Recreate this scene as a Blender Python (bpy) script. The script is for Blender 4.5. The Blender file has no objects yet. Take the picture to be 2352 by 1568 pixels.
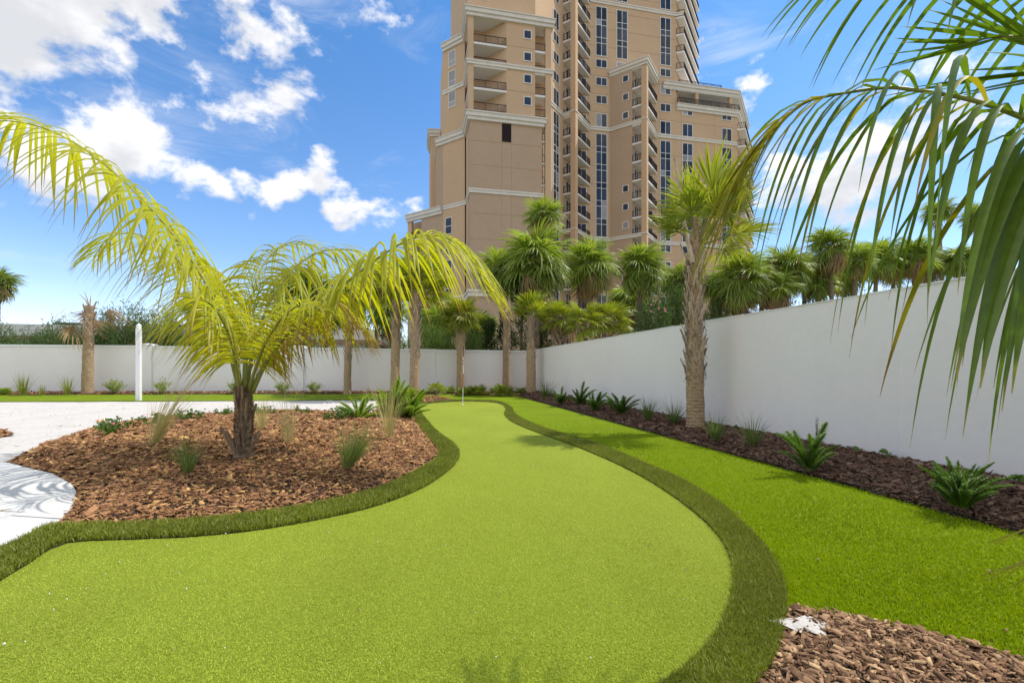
import bpy, math, random
import numpy as np
from mathutils import Vector, Matrix, Euler

# ------------------------------------------------------------------ camera, sky, sun, exposure
S = bpy.context.scene
COL = S.collection
F, U0, V0, EYE = 1045.0, 1176.0, 847.0, 1.3          # focal length and horizon of a 2352 px wide picture, eye height
cam_d = bpy.data.cameras.new('camera')
cam_d.lens = 16.0; cam_d.sensor_width = 36.0
cam_d.shift_y = 63.0 / 2352.0
cam_d.clip_start = 0.05; cam_d.clip_end = 5000
cam = bpy.data.objects.new('camera', cam_d); COL.objects.link(cam)
cam.location = (0, 0, EYE); cam.rotation_euler = (math.radians(90), 0, 0)
S.camera = cam

SUN_EL = math.radians(57.0); SUN_AZ = math.radians(73.0)      # azimuth clockwise from +Y
sun_vec = Vector((math.sin(SUN_AZ) * math.cos(SUN_EL), math.cos(SUN_AZ) * math.cos(SUN_EL), math.sin(SUN_EL)))
sun_d = bpy.data.lights.new('sun', 'SUN'); sun_d.energy = 2.05; sun_d.angle = math.radians(0.53); sun_d.color = (1.0, 0.945, 0.86)
sun = bpy.data.objects.new('sun', sun_d); COL.objects.link(sun)
sun.rotation_euler = sun_vec.to_track_quat('Z', 'Y').to_euler(); sun.location = (30, 10, 40)

S.view_settings.view_transform = 'Standard'; S.view_settings.look = 'None'
S.view_settings.exposure = 1.05; S.view_settings.gamma = 1.0; S.view_settings.use_curve_mapping = False
S.cycles.max_bounces = 8; S.cycles.diffuse_bounces = 4; S.cycles.transparent_max_bounces = 8
S.cycles.use_denoising = True

def pixdir(u, v):
    return Vector(((u - U0) / F, 1.0, (V0 - v) / F)).normalized()

def make_world():
    w = bpy.data.worlds.new('World'); S.world = w; w.use_nodes = True
    N, L = w.node_tree.nodes, w.node_tree.links
    N.clear()
    out = N.new('ShaderNodeOutputWorld'); bg = N.new('ShaderNodeBackground'); bg.inputs['Strength'].default_value = 0.12
    L.new(bg.outputs[0], out.inputs[0])
    sky = N.new('ShaderNodeTexSky'); sky.sky_type = 'NISHITA'; sky.sun_disc = False
    sky.sun_elevation = SUN_EL; sky.sun_rotation = SUN_AZ; sky.altitude = 0; sky.air_density = 1.0; sky.dust_density = 0.4; sky.ozone_density = 1.5
    tc = N.new('ShaderNodeTexCoord')
    def math_(op, a, b=None, c=None, clamp=False):
        n = N.new('ShaderNodeMath'); n.operation = op; n.use_clamp = clamp
        for i, x in enumerate((a, b, c)):
            if x is None: continue
            if isinstance(x, (int, float)): n.inputs[i].default_value = x
            else: L.new(x, n.inputs[i])
        return n.outputs[0]
    def smooth(x, a, b, lo=0.0, hi=1.0):
        n = N.new('ShaderNodeMapRange'); n.interpolation_type = 'SMOOTHSTEP'
        n.inputs[1].default_value = a; n.inputs[2].default_value = b; n.inputs[3].default_value = lo; n.inputs[4].default_value = hi
        L.new(x, n.inputs[0]); return n.outputs[0]
    def noise(scale, detail, rough, off=(0, 0, 0), dist=0.0, stretch=1.7):
        mp = N.new('ShaderNodeMapping'); mp.inputs['Scale'].default_value = (1, 1, stretch); mp.inputs['Location'].default_value = off
        L.new(tc.outputs['Generated'], mp.inputs[0])
        n = N.new('ShaderNodeTexNoise'); n.inputs['Scale'].default_value = scale; n.inputs['Detail'].default_value = detail
        n.inputs['Roughness'].default_value = rough; n.inputs['Distortion'].default_value = dist
        L.new(mp.outputs[0], n.inputs['Vector']); return n.outputs[0]
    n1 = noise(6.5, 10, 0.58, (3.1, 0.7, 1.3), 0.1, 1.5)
    n2 = noise(1.6, 3, 0.5, (7.7, 2.2, 0.4))
    wisp = noise(3.2, 9, 0.66, (1.2, 5.5, 3.3), 0.8, 3.2)
    # where the larger clouds stand: direction, cosine radius, weight
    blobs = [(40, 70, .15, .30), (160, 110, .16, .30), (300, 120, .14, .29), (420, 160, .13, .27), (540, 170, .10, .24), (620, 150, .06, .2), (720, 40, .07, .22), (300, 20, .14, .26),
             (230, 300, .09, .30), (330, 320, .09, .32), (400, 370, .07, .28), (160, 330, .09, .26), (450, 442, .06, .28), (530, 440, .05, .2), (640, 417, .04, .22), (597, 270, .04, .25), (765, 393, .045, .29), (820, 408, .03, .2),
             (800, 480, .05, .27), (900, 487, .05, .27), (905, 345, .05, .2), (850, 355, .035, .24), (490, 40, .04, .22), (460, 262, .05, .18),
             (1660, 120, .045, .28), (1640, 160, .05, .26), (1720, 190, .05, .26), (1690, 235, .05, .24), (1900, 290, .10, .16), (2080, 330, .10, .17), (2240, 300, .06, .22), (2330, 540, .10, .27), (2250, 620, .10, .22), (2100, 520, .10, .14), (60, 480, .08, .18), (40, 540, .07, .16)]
    acc = None
    for u, v, r, wt in blobs:
        d = pixdir(u, v)
        vm = N.new('ShaderNodeVectorMath'); vm.operation = 'DOT_PRODUCT'; vm.inputs[1].default_value = d
        L.new(tc.outputs['Generated'], vm.inputs[0])
        m = smooth(vm.outputs['Value'], math.cos(r * 1.6), math.cos(r * 0.2), 0.0, wt * ((0.88 if v < 200 else 0.80) if u < 700 else 0.66))
        acc = m if acc is None else math_('MAXIMUM', acc, m)
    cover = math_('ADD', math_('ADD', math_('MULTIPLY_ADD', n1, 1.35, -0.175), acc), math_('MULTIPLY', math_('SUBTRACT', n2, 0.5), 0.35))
    # in the middle of the view the sky is mostly open; out of view, denser cloud is added to brighten shaded walls
    sep = N.new('ShaderNodeSeparateXYZ'); L.new(tc.outputs['Generated'], sep.inputs[0])
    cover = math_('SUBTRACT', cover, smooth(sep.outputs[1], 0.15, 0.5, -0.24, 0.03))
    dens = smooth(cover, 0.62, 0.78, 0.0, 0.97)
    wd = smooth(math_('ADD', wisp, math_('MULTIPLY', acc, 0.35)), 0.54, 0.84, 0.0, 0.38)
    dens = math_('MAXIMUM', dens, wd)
    # no clouds below the horizon
    dens = math_('MULTIPLY', dens, smooth(sep.outputs[2], 0.0, 0.10))
    shade = noise(6.5, 6, 0.55, (3.1, 0.7, 1.37), 0.1, 1.5)
    n_sh = smooth(math_('ADD', math_('MULTIPLY_ADD', shade, 1.5, -0.25), math_('MULTIPLY', acc, 0.5)), 0.45, 0.85)
    cc = N.new('ShaderNodeMix'); cc.data_type = 'RGBA'
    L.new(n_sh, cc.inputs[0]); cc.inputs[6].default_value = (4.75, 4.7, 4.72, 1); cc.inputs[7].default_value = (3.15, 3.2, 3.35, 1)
    rp = N.new('ShaderNodeValToRGB'); e = rp.color_ramp.elements
    e[0].position = 0.0; e[0].color = (.98, .89, 1.0, 1); e[1].position = .62; e[1].color = (.36, .66, .88, 1)
    q = e.new(.22); q.color = (.60, .72, .86, 1)
    L.new(sep.outputs[2], rp.inputs[0])
    hs = N.new('ShaderNodeMix'); hs.data_type = 'RGBA'; hs.blend_type = 'MULTIPLY'; hs.inputs[0].default_value = 1.0
    L.new(sky.outputs[0], hs.inputs[6]); L.new(rp.outputs[0], hs.inputs[7])
    mx = N.new('ShaderNodeMix'); mx.data_type = 'RGBA'
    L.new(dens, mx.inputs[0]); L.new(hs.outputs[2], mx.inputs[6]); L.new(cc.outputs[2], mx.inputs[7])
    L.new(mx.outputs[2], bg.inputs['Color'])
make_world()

# ------------------------------------------------------------------ helpers
def at(u, v, Y):
    return Vector(((u - U0) / F * Y, Y, EYE + (V0 - v) / F * Y))
def gr(u, v):
    Y = EYE * F / (v - V0); return ((u - U0) / F * Y, Y)
def grs(pts): return [gr(*p) for p in pts]

def tag(o, label=None, cat=None, group=None, kind=None):
    if label: o['label'] = label
    if cat: o['category'] = cat
    if group: o['group'] = group
    if kind: o['kind'] = kind
    return o
def empty(name, loc=(0, 0, 0), rz=0.0, label=None, cat=None, group=None):
    o = bpy.data.objects.new(name, None); COL.objects.link(o)
    o.location = loc; o.rotation_euler = (0, 0, rz); o.empty_display_size = 0.2
    return tag(o, label, cat, group)
def put(name, mesh, parent=None, loc=(0, 0, 0), rot=(0, 0, 0), scale=(1, 1, 1), mat=None):
    o = bpy.data.objects.new(name, mesh); COL.objects.link(o)
    if parent is not None: o.parent = parent
    o.location = loc; o.rotation_euler = rot; o.scale = scale
    return o
def putm(name, mesh, parent, M):
    o = bpy.data.objects.new(name, mesh); COL.objects.link(o)
    if parent is not None: o.parent = parent
    o.matrix_basis = M
    return o

class MB:
    """collects verts and faces of one mesh"""
    def __init__(s): s.v = []; s.f = []; s.m = []; s.t = []; s.has_t = False
    def add(s, vs, fs, mi=0, ts=None):
        b = len(s.v); s.v.extend(tuple(x) for x in vs)
        s.f.extend(tuple(i + b for i in f) for f in fs); s.m.extend([mi] * len(fs))
        if ts is None: s.t.extend([0.0] * len(vs))
        else: s.t.extend(ts); s.has_t = True
    def box(s, x0, x1, y0, y1, z0, z1, mi=0):
        s.add([(x0, y0, z0), (x1, y0, z0), (x1, y1, z0), (x0, y1, z0), (x0, y0, z1), (x1, y0, z1), (x1, y1, z1), (x0, y1, z1)],
              [(3, 2, 1, 0), (4, 5, 6, 7), (0, 1, 5, 4), (1, 2, 6, 5), (2, 3, 7, 6), (3, 0, 4, 7)], mi)
    def beam(s, a, b, w, h, mi=0):
        a = Vector(a); b = Vector(b); d = (b - a).normalized()
        up = Vector((0, 0, 1)) if abs(d.z) < 0.9 else Vector((0, 1, 0))
        x = d.cross(up).normalized(); y = x.cross(d)
        vs = [p + x * (sx * w / 2) + y * (sy * h / 2) for p in (a, b) for sx, sy in ((-1, -1), (1, -1), (1, 1), (-1, 1))]
        s.add(vs, [(3, 2, 1, 0), (4, 5, 6, 7), (0, 1, 5, 4), (1, 2, 6, 5), (2, 3, 7, 6), (3, 0, 4, 7)], mi)
    def prism(s, poly, z0, z1, mi=0, top=None):
        n = len(poly)
        vs = [(x, y, z0) for x, y in poly] + [(x, y, z1) for x, y in poly]
        s.add(vs, [tuple(reversed(range(n)))], mi)
        b = len(s.v) - 2 * n
        s.f.append(tuple(b + n + i for i in range(n))); s.m.append(mi if top is None else top)
        for i in range(n):
            j = (i + 1) % n; s.f.append((b + i, b + j, b + n + j, b + n + i)); s.m.append(mi)
    def tube(s, pts, rad, n=8, mi=0, cap=True, ts=None):
        pts = [Vector(p) for p in pts]; k = len(pts)
        if not hasattr(rad, '__len__'): rad = [rad] * k
        vs = []; tt = []; x = None
        for i, p in enumerate(pts):
            d = (pts[min(i + 1, k - 1)] - pts[max(i - 1, 0)]).normalized()
            if x is None:
                x = d.cross(Vector((0, 1, 0) if abs(d.y) < .9 else (1, 0, 0))).normalized()
            x = (x - d * x.dot(d)).normalized(); y = d.cross(x)
            for j in range(n):
                a = 2 * math.pi * j / n
                r = rad[i](a) if callable(rad[i]) else rad[i]
                vs.append(p + x * (math.cos(a) * r) + y * (math.sin(a) * r)); tt.append(ts[i] if ts else 0.0)
        fs = [(i * n + j, i * n + (j + 1) % n, (i + 1) * n + (j + 1) % n, (i + 1) * n + j) for i in range(k - 1) for j in range(n)]
        if cap: fs += [tuple(reversed(range(n))), tuple((k - 1) * n + j for j in range(n))]
        s.add(vs, fs, mi, tt if ts else None)
    def mesh(s, name, mats, smooth=False):
        me = bpy.data.meshes.new(name); me.from_pydata([tuple(v) for v in s.v], [], s.f)
        for m in (mats if isinstance(mats, (list, tuple)) else [mats]): me.materials.append(m)
        me.polygons.foreach_set('material_index', s.m)
        if smooth: me.polygons.foreach_set('use_smooth', [True] * len(s.f))
        if s.has_t:
            a = me.attributes.new('t', 'FLOAT', 'POINT'); a.data.foreach_set('value', s.t)
        me.update(); return me
    def build(s, name, mats, parent=None, smooth=False, **k):
        return put(name, s.mesh(name, mats, smooth), parent, **k)

def np_mesh(name, V, Fc, mat, t=None, smooth=False):
    """V (n,3), Fc (m,k) constant k-gons"""
    me = bpy.data.meshes.new(name)
    V = np.ascontiguousarray(V, dtype=np.float32); Fc = np.ascontiguousarray(Fc, dtype=np.int32)
    m, k = Fc.shape
    me.vertices.add(len(V)); me.vertices.foreach_set('co', V.ravel())
    me.loops.add(m * k); me.loops.foreach_set('vertex_index', Fc.ravel())
    me.polygons.add(m); me.polygons.foreach_set('loop_start', np.arange(0, m * k, k, dtype=np.int32))
    try: me.polygons.foreach_set('loop_total', np.full(m, k, dtype=np.int32))
    except Exception: pass
    if smooth: me.polygons.foreach_set('use_smooth', np.ones(m, dtype=bool))
    me.materials.append(mat)
    if t is not None:
        a = me.attributes.new('t', 'FLOAT', 'POINT'); a.data.foreach_set('value', np.ascontiguousarray(t, dtype=np.float32))
    me.update(calc_edges=True); me.validate(); return me

def inside(poly, X, Y):
    P = np.array(poly); n = len(P); r = np.zeros(X.shape, bool); j = n - 1
    for i in range(n):
        xi, yi = P[i]; xj, yj = P[j]
        c = ((yi > Y) != (yj > Y)) & (X < (xj - xi) * (Y - yi) / (yj - yi + 1e-12) + xi)
        r ^= c; j = i
    return r
def edge_dist(poly, X, Y, closed=True):
    P = np.array(poly); n = len(P); d = np.full(X.shape, 1e9)
    for i in range(n if closed else n - 1):
        a = P[i]; b = P[(i + 1) % n]; ab = b - a; L2 = (ab ** 2).sum() + 1e-12
        t = np.clip(((X - a[0]) * ab[0] + (Y - a[1]) * ab[1]) / L2, 0, 1)
        d = np.minimum(d, np.hypot(X - a[0] - t * ab[0], Y - a[1] - t * ab[1]))
    return d
def smooth_line(pts, per=6, closed=False):
    """Catmull-Rom through the points (any dimension)"""
    P = [np.array(p, float) for p in pts]; n = len(P); out = []
    for i in range(n if closed else n - 1):
        p0 = P[i - 1] if (i > 0 or closed) else 2 * P[0] - P[1]
        p1 = P[i]; p2 = P[(i + 1) % n]
        p3 = P[(i + 2) % n] if (i + 2 < n or closed) else 2 * P[-1] - P[-2]
        for k in range(per):
            t = k / per
            out.append(0.5 * (2 * p1 + (p2 - p0) * t + (2 * p0 - 5 * p1 + 4 * p2 - p3) * t * t + (3 * p1 - p0 - 3 * p2 + p3) * t ** 3))
    if not closed: out.append(P[-1])
    return out
def T2(l): return [(float(p[0]), float(p[1])) for p in l]

# ------------------------------------------------------------------ materials
def M(name, c1, c2=None, scale=4.0, detail=5, rough=0.8, bump=0.0, bscale=40.0, island=False, objvar=0.0, trans=None, tfac=0.4,
      spec=0.3, ramp=None, stretch=(1, 1, 1), metallic=0.0, c3=None, fine=0.0, fscale=60, nlo=.35, nhi=.65, bump_dist=0.02):
    m = bpy.data.materials.new(name); m.use_nodes = True
    N, L = m.node_tree.nodes, m.node_tree.links
    bs = N['Principled BSDF']; out = N['Material Output']
    bs.inputs['Roughness'].default_value = rough; bs.inputs['Specular IOR Level'].default_value = spec; bs.inputs['Metallic'].default_value = metallic
    tc = N.new('ShaderNodeTexCoord'); mp = N.new('ShaderNodeMapping'); mp.inputs['Scale'].default_value = stretch
    L.new(tc.outputs['Object'], mp.inputs[0])
    def noise(sc, det, r=0.55):
        n = N.new('ShaderNodeTexNoise'); n.inputs['Scale'].default_value = sc; n.inputs['Detail'].default_value = det; n.inputs['Roughness'].default_value = r
        L.new(mp.outputs[0], n.inputs['Vector']); return n.outputs[0]
    def mr(x, a, b, c=0., d=1.):
        n = N.new('ShaderNodeMapRange'); n.inputs[1].default_value = a; n.inputs[2].default_value = b; n.inputs[3].default_value = c; n.inputs[4].default_value = d
        L.new(x, n.inputs[0]); return n.outputs[0]
    def mix(f, a, b, blend='MIX'):
        n = N.new('ShaderNodeMix'); n.data_type = 'RGBA'; n.blend_type = blend
        for i, x in ((0, f), (6, a), (7, b)):
            if isinstance(x, (int, float)): n.inputs[i].default_value = x
            elif isinstance(x, tuple): n.inputs[i].default_value = (*x, 1)
            else: L.new(x, n.inputs[i])
        return n.outputs[2]
    col = c1
    if c2 is not None:
        if island:
            g = N.new('ShaderNodeNewGeometry'); f = g.outputs['Random Per Island']
            col = mix(f, c1, c2)
            if c3 is not None:
                wn = N.new('ShaderNodeTexWhiteNoise'); wn.noise_dimensions = '1D'; L.new(f, wn.inputs['W'])
                col = mix(mr(wn.outputs['Value'], .76, 1.0), col, c3)
        else:
            col = mix(mr(noise(scale, detail), nlo, nhi), c1, c2)
            if c3 is not None: col = mix(mr(noise(scale * .31, 3), .5, .75), col, c3)
    if fine:
        col = mix(1.0, col, mix(mr(noise(fscale, 2), .3, .7), (1 - fine,) * 3, (1 + fine,) * 3), 'MULTIPLY')
    if ramp:
        a = N.new('ShaderNodeAttribute'); a.attribute_name = 't'
        r0, r1, rc = ramp
        jit = N.new('ShaderNodeNewGeometry')
        tt = N.new('ShaderNodeMath'); tt.operation = 'MULTIPLY_ADD'; L.new(jit.outputs['Random Per Island'], tt.inputs[0]); tt.inputs[1].default_value = 0.16; L.new(a.outputs['Fac'], tt.inputs[2])
        col = mix(mr(tt.outputs[0], r0, r1), col, rc)
        if len(ramp) == 3: col = mix(mr(tt.outputs[0], r1 + .02, r1 + .1), col, (.16, .10, .05))
    if objvar:
        oi = N.new('ShaderNodeObjectInfo')
        col = mix(1.0, col, mix(oi.outputs['Random'], (1 - objvar,) * 3, (1 + objvar,) * 3), 'MULTIPLY')
    if isinstance(col, tuple): bs.inputs['Base Color'].default_value = (*col, 1)
    else: L.new(col, bs.inputs['Base Color'])
    if bump:
        b = N.new('ShaderNodeBump'); b.inputs['Strength'].default_value = bump; b.inputs['Distance'].default_value = bump_dist
        L.new(noise(bscale, 6, .6), b.inputs['Height']); L.new(b.outputs[0], bs.inputs['Normal'])
    if trans:
        t = N.new('ShaderNodeBsdfTranslucent')
        if isinstance(col, tuple): t.inputs['Color'].default_value = (*trans, 1)
        else: L.new(mix(1.0, col, trans, 'MULTIPLY'), t.inputs['Color'])
        ms = N.new('ShaderNodeMixShader'); ms.inputs[0].default_value = tfac
        L.new(bs.outputs[0], ms.inputs[1]); L.new(t.outputs[0], ms.inputs[2]); L.new(ms.outputs[0], out.inputs['Surface'])
    return m

m_ground = M('dry_ground', (.26, .22, .15), (.16, .17, .08), .15, bump=.3, bscale=3)
m_sand = M('white_sand', (.60, .565, .52), (.53, .49, .435), 1.3, rough=.95, bump=.9, bscale=9, fine=.05, fscale=40, bump_dist=.05, nlo=.4, nhi=.75)
m_putt = M('putting_turf', (.275, .325, .034), (.235, .285, .026), 0.8, rough=.9, bump=.9, bscale=260, fine=.34, fscale=170, spec=.15, nlo=.3, nhi=.7, bump_dist=.01, stretch=(1, .6, 1))
m_turf = M('lawn_turf', (.175, .25, .002), (.14, .20, .002), .9, rough=.85, bump=.6, bscale=120, fine=.3, fscale=110, spec=.15)
m_soil = M('dark_soil', (.030, .020, .014), (.055, .035, .022), 20, rough=.95, bump=.8, bscale=50)
m_blade_turf = M('lawn_blade', (.235, .33, .002), (.35, .44, .005), island=True, rough=.6, trans=(1.3, 1.3, .6), tfac=.35, spec=.25, fine=.16, fscale=.9)
m_blade_putt = M('putting_blade', (.37, .455, .045), (.52, .60, .085), island=True, rough=.7, trans=(1.2, 1.2, .9), tfac=.3, spec=.2, fine=.14, fscale=1.1, stretch=(1.0, .45, 1))
m_blade_fringe = M('fringe_blade', (.14, .19, .012), (.28, .31, .035), island=True, rough=.5, trans=(1.3, 1.3, .7), tfac=.3, spec=.35, c3=(.46, .43, .14), fine=.15, fscale=1.6)
m_bark = M('bark_chip', (.15, .066, .030), (.43, .225, .11), island=True, rough=.9, spec=.15, c3=(.60, .37, .14), fine=.2, fscale=30, bump=.3, bscale=60)
m_bark_shaded = M('shaded_bark_chip', (.085, .044, .027), (.22, .125, .08), island=True, rough=.9, spec=.15, c3=(.30, .20, .14), fine=.2, fscale=30)  # bark chip with the right wall's shade painted into a darker colour
m_bark_pale = M('weathered_bark_chip', (.12, .062, .034), (.38, .225, .125), island=True, rough=.9, spec=.15, c3=(.58, .39, .21), fine=.2, fscale=30, bump=.3, bscale=60)
m_paver = M('white_paver', (.64, .63, .61), (.56, .55, .535), 3, rough=.75, bump=.15, bscale=60, fine=.04, fscale=25, objvar=.03)
m_joint = M('paver_joint', (.26, .25, .23))
m_wall = M('white_stucco', (.86, .815, .785), (.835, .79, .76), .9, rough=.85, bump=.12, bscale=90, spec=.2, fine=.015, fscale=8, c3=(.825, .765, .735))
m_white = M('white_paint', (.80, .80, .79), rough=.45, spec=.4)
m_trunk = M('palm_trunk', (.60, .43, .265), (.36, .245, .145), 9, rough=.95, bump=1.0, bscale=16, stretch=(1, 1, 5), fine=.3, fscale=22, bump_dist=.05, objvar=.12)
m_trunk_dk = M('old_palm_trunk', (.28, .21, .145), (.15, .11, .075), 9, rough=.95, bump=.8, bscale=16, stretch=(1, 1, 4), fine=.3, fscale=22, objvar=.12)
m_boot = M('palm_boot', (.55, .44, .32), (.32, .235, .165), 7, rough=.9, bump=.6, bscale=30, stretch=(3, 3, .6), fine=.2, fscale=30, objvar=.25)
m_boot_dk = M('old_leaf_base', (.34, .235, .15), (.17, .115, .075), 9, rough=.95, bump=.7, bscale=30, stretch=(3, 3, .6), fine=.25, fscale=30, objvar=.3)
m_fiber = M('palm_fiber', (.20, .12, .06), (.10, .06, .03), island=True, rough=.95)
m_queen = M('queen_leaflet', (.30, .36, .018), (.46, .45, .03), island=True, rough=.42, trans=(1.7, 1.6, .6), tfac=.55, spec=.4, ramp=(.86, .98, (.36, .25, .06)))
m_rachis = M('queen_rachis', (.20, .24, .04), (.26, .25, .06), 5, rough=.5, spec=.4)
m_near = M('near_leaflet', (.095, .155, .022), (.16, .215, .026), island=True, rough=.34, trans=(1.6, 2.0, .5), tfac=.33, spec=.5, ramp=(.99, 1.08, (.40, .30, .08)), fine=.12, fscale=30)
m_near_old = M('near_yellow_leaflet', (.20, .22, .02), (.36, .31, .03), island=True, rough=.45, trans=(1.7, 1.6, .5), tfac=.42, spec=.4, ramp=(.80, 1.0, (.26, .15, .05)))
m_fan = M('fan_leaf', (.15, .225, .035), (.29, .35, .07), island=True, rough=.42, trans=(1.8, 1.8, .7), tfac=.4, spec=.45, objvar=.25, ramp=(.90, 1.1, (.25, .20, .07)))
m_fan_young = M('young_fan_leaf', (.16, .225, .024), (.30, .33, .038), island=True, rough=.4, trans=(1.8, 1.7, .6), tfac=.4, spec=.4, objvar=.2, ramp=(.80, 1.02, (.36, .26, .05)))
m_fan_dead = M('dead_fan_leaf', (.40, .28, .14), (.28, .19, .10), island=True, rough=.8, trans=(1.3, 1.2, .9), tfac=.3, objvar=.2)
m_petiole = M('petiole', (.17, .20, .06), (.26, .22, .10), 3, rough=.6)
m_ole = M('oleander_leaf', (.06, .12, .032), (.12, .20, .05), island=True, rough=.5, trans=(1.6, 1.6, .8), tfac=.28, spec=.35)
m_ole_lt = M('bright_shrub_leaf', (.10, .19, .03), (.17, .26, .045), island=True, rough=.5, trans=(1.6, 1.6, .7), tfac=.35, spec=.35)
m_ced = M('cedar_leaf', (.018, .045, .010), (.045, .080, .012), island=True, rough=.6, trans=(1.4, 1.4, .6), tfac=.2, c3=(.14, .15, .02))
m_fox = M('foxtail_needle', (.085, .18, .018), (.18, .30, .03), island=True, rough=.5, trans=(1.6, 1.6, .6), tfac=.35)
m_fox_lt = M('sunlit_foxtail_needle', (.22, .34, .025), (.34, .46, .04), island=True, rough=.5, trans=(1.6, 1.6, .6), tfac=.35)  # foxtail needle again, sunshine painted in as a lighter green
m_grass_g = M('green_tuft_blade', (.09, .15, .035), (.17, .22, .06), island=True, rough=.5, trans=(1.5, 1.5, .8), tfac=.3)
m_grass_y = M('tan_tuft_blade', (.62, .54, .27), (.46, .44, .18), island=True, rough=.6, trans=(1.4, 1.3, .9), tfac=.3)
m_lant = M('lantana_leaf', (.06, .14, .022), (.13, .22, .035), island=True, rough=.5, trans=(1.5, 1.5, .7), tfac=.3)
m_pitt = M('variegated_leaf', (.22, .30, .07), (.38, .42, .16), island=True, rough=.5, trans=(1.5, 1.5, .8), tfac=.35)
m_pink = M('pink_petal', (.70, .10, .25), (.80, .30, .30), island=True, rough=.6)
m_orange = M('orange_petal', (.80, .40, .05), (.80, .20, .10), island=True, rough=.6)
m_stem = M('woody_stem', (.12, .09, .05), (.20, .15, .09), 12, rough=.9)
m_stucco = M('tan_stucco', (.565, .40, .255), (.53, .375, .238), .25, rough=.9, bump=.08, bscale=8, spec=.15, fine=.02, fscale=3)
m_stucco_low = M('taupe_stucco', (.455, .335, .232), (.43, .315, .216), .25, rough=.9, bump=.08, bscale=8, spec=.15, fine=.03, fscale=2)
m_stucco_dk = M('brown_stucco', (.42, .28, .175), (.40, .26, .165), .25, rough=.9, spec=.15)
m_trim = M('cream_trim', (.70, .665, .60), (.63, .60, .54), 1.2, rough=.8, spec=.2)
m_soffit = M('white_soffit', (.72, .70, .67), rough=.85, spec=.2)
m_rail = M('bronze_rail', (.035, .022, .018), rough=.5, metallic=.2)
m_frame = M('window_frame', (.70, .69, .66), rough=.5)
m_glass = M('dark_glass', (.012, .022, .045), (.05, .065, .085), .5, rough=.06, spec=.35, objvar=.6)
m_glass_lt = M('curtain_reflection_glass', (.30, .30, .31), (.24, .24, .26), 1.0, rough=.15, spec=.6, objvar=.2)  # pale panes: curtains, and reflections painted into the glass colour
m_dark = M('dark_opening', (.02, .010, .012), rough=.9)
m_redroof = M('red_tile', (.22, .030, .025), (.16, .022, .020), 3, rough=.6)
m_garage = M('garage_concrete', (.66, .66, .64), (.58, .58, .56), .8, rough=.85)
m_band = M('brown_band', (.27, .18, .12), rough=.85)
m_car = M('black_car_paint', (.015, .016, .02), rough=.2, spec=.6)
m_car_red = M('red_car_paint', (.30, .02, .02), rough=.25, spec=.6)
m_carglass = M('car_glass', (.02, .025, .03), rough=.05, spec=.7)
m_rubber = M('rubber', (.02, .02, .02), rough=.8)
m_chrome = M('metal', (.55, .55, .55), rough=.3, metallic=.9)
m_maroon = M('maroon_paint', (.28, .04, .02), rough=.5)
m_black = M('black_plastic', (.015, .015, .015), rough=.6)
m_far = M('far_facade', (.62, .60, .56), rough=.9)
m_litter = M('leaf_litter', (.22, .14, .07), (.40, .28, .15), island=True, rough=.9)
m_speck = M('white_speck', (.8, .8, .78), rough=.8)

# ------------------------------------------------------------------ ground sheets
def sheet(name, poly, z, mat, kind='structure'):
    mb = MB(); mb.add([(x, y, z) for x, y in poly], [tuple(range(len(poly)))])
    return tag(mb.build(name, mat), kind=kind)
sheet('ground', [(-2500, -400), (2500, -400), (2500, 3500), (-2500, 3500)], -0.05, m_ground)

# outlines on the ground, in order along each edge
green_left = T2(smooth_line(grs([(-260, 1510), (-120, 1415), (0, 1342), (60, 1305), (150, 1254), (300, 1245), (450, 1238), (600, 1222), (750, 1195), (870, 1165), (960, 1130), (1010, 1100), (1045, 1070),
                              (1056, 1047), (1045, 1025), (1012, 1000), (987, 975), (970, 952), (964, 936)]), 6))
fringe_left = T2(smooth_line(grs([(-260, 1400), (-120, 1328), (0, 1272), (60, 1242), (125, 1215), (300, 1211), (450, 1202), (600, 1186), (750, 1160), (870, 1128), (935, 1098), (985, 1070), (1008, 1048), (1000, 1028), (975, 1000), (956, 972), (948, 950), (946, 936)]), 6))
green_back = T2(smooth_line(grs([(964, 936), (985, 928), (1060, 923), (1130, 925), (1155, 931)]), 5))
green_right = T2(smooth_line(grs([(1155, 931), (1161, 941), (1158, 953), (1172, 968), (1207, 985), (1262, 1006), (1330, 1031), (1400, 1061), (1470, 1096), (1540, 1140), (1600, 1186), (1650, 1236), (1678, 1290), (1685, 1342), (1675, 1400), (1650, 1458), (1610, 1512), (1548, 1568), (1450, 1640)]) + [(.22, 1.35), (-.1, .95), (-.5, .55)], 6))
fringe_right = T2(smooth_line(grs([(1160, 927), (1176, 937), (1180, 947), (1200, 963), (1258, 988), (1340, 1011), (1405, 1035), (1485, 1070), (1565, 1106), (1645, 1156), (1712, 1215), (1762, 1270), (1795, 1330), (1808, 1396), (1802, 1450), (1785, 1510), (1752, 1568), (1700, 1650)]) + [(.62, 1.25), (.32, .85), (-.1, .40)], 6))
green_poly = green_left + green_back[1:] + green_right[1:] + [(-1.6, 0.4), (-2.8, 1.4)]
lawn_poly = grs([(-250, 908.5), (0, 907.5), (450, 906), (900, 904.5), (1000, 906), (1100, 908), (1190, 910), (1400, 968), (1700, 1051), (2000, 1134), (2352, 1232), (2900, 1384), (3600, 1578)]) + \
            [(4.6, 1.2), (3.4, 1.55)] + grs([(2600, 1600), (2352, 1526), (2200, 1482), (2050, 1441), (1900, 1413), (1800, 1399), (1730, 1330), (1600, 1180), (1400, 1050), (1200, 975), (1165, 940), (1140, 924), (1060, 921), (975, 925), (960, 919), (900, 918.5), (600, 920), (300, 921.5), (0, 922.5), (-250, 924)])
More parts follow.
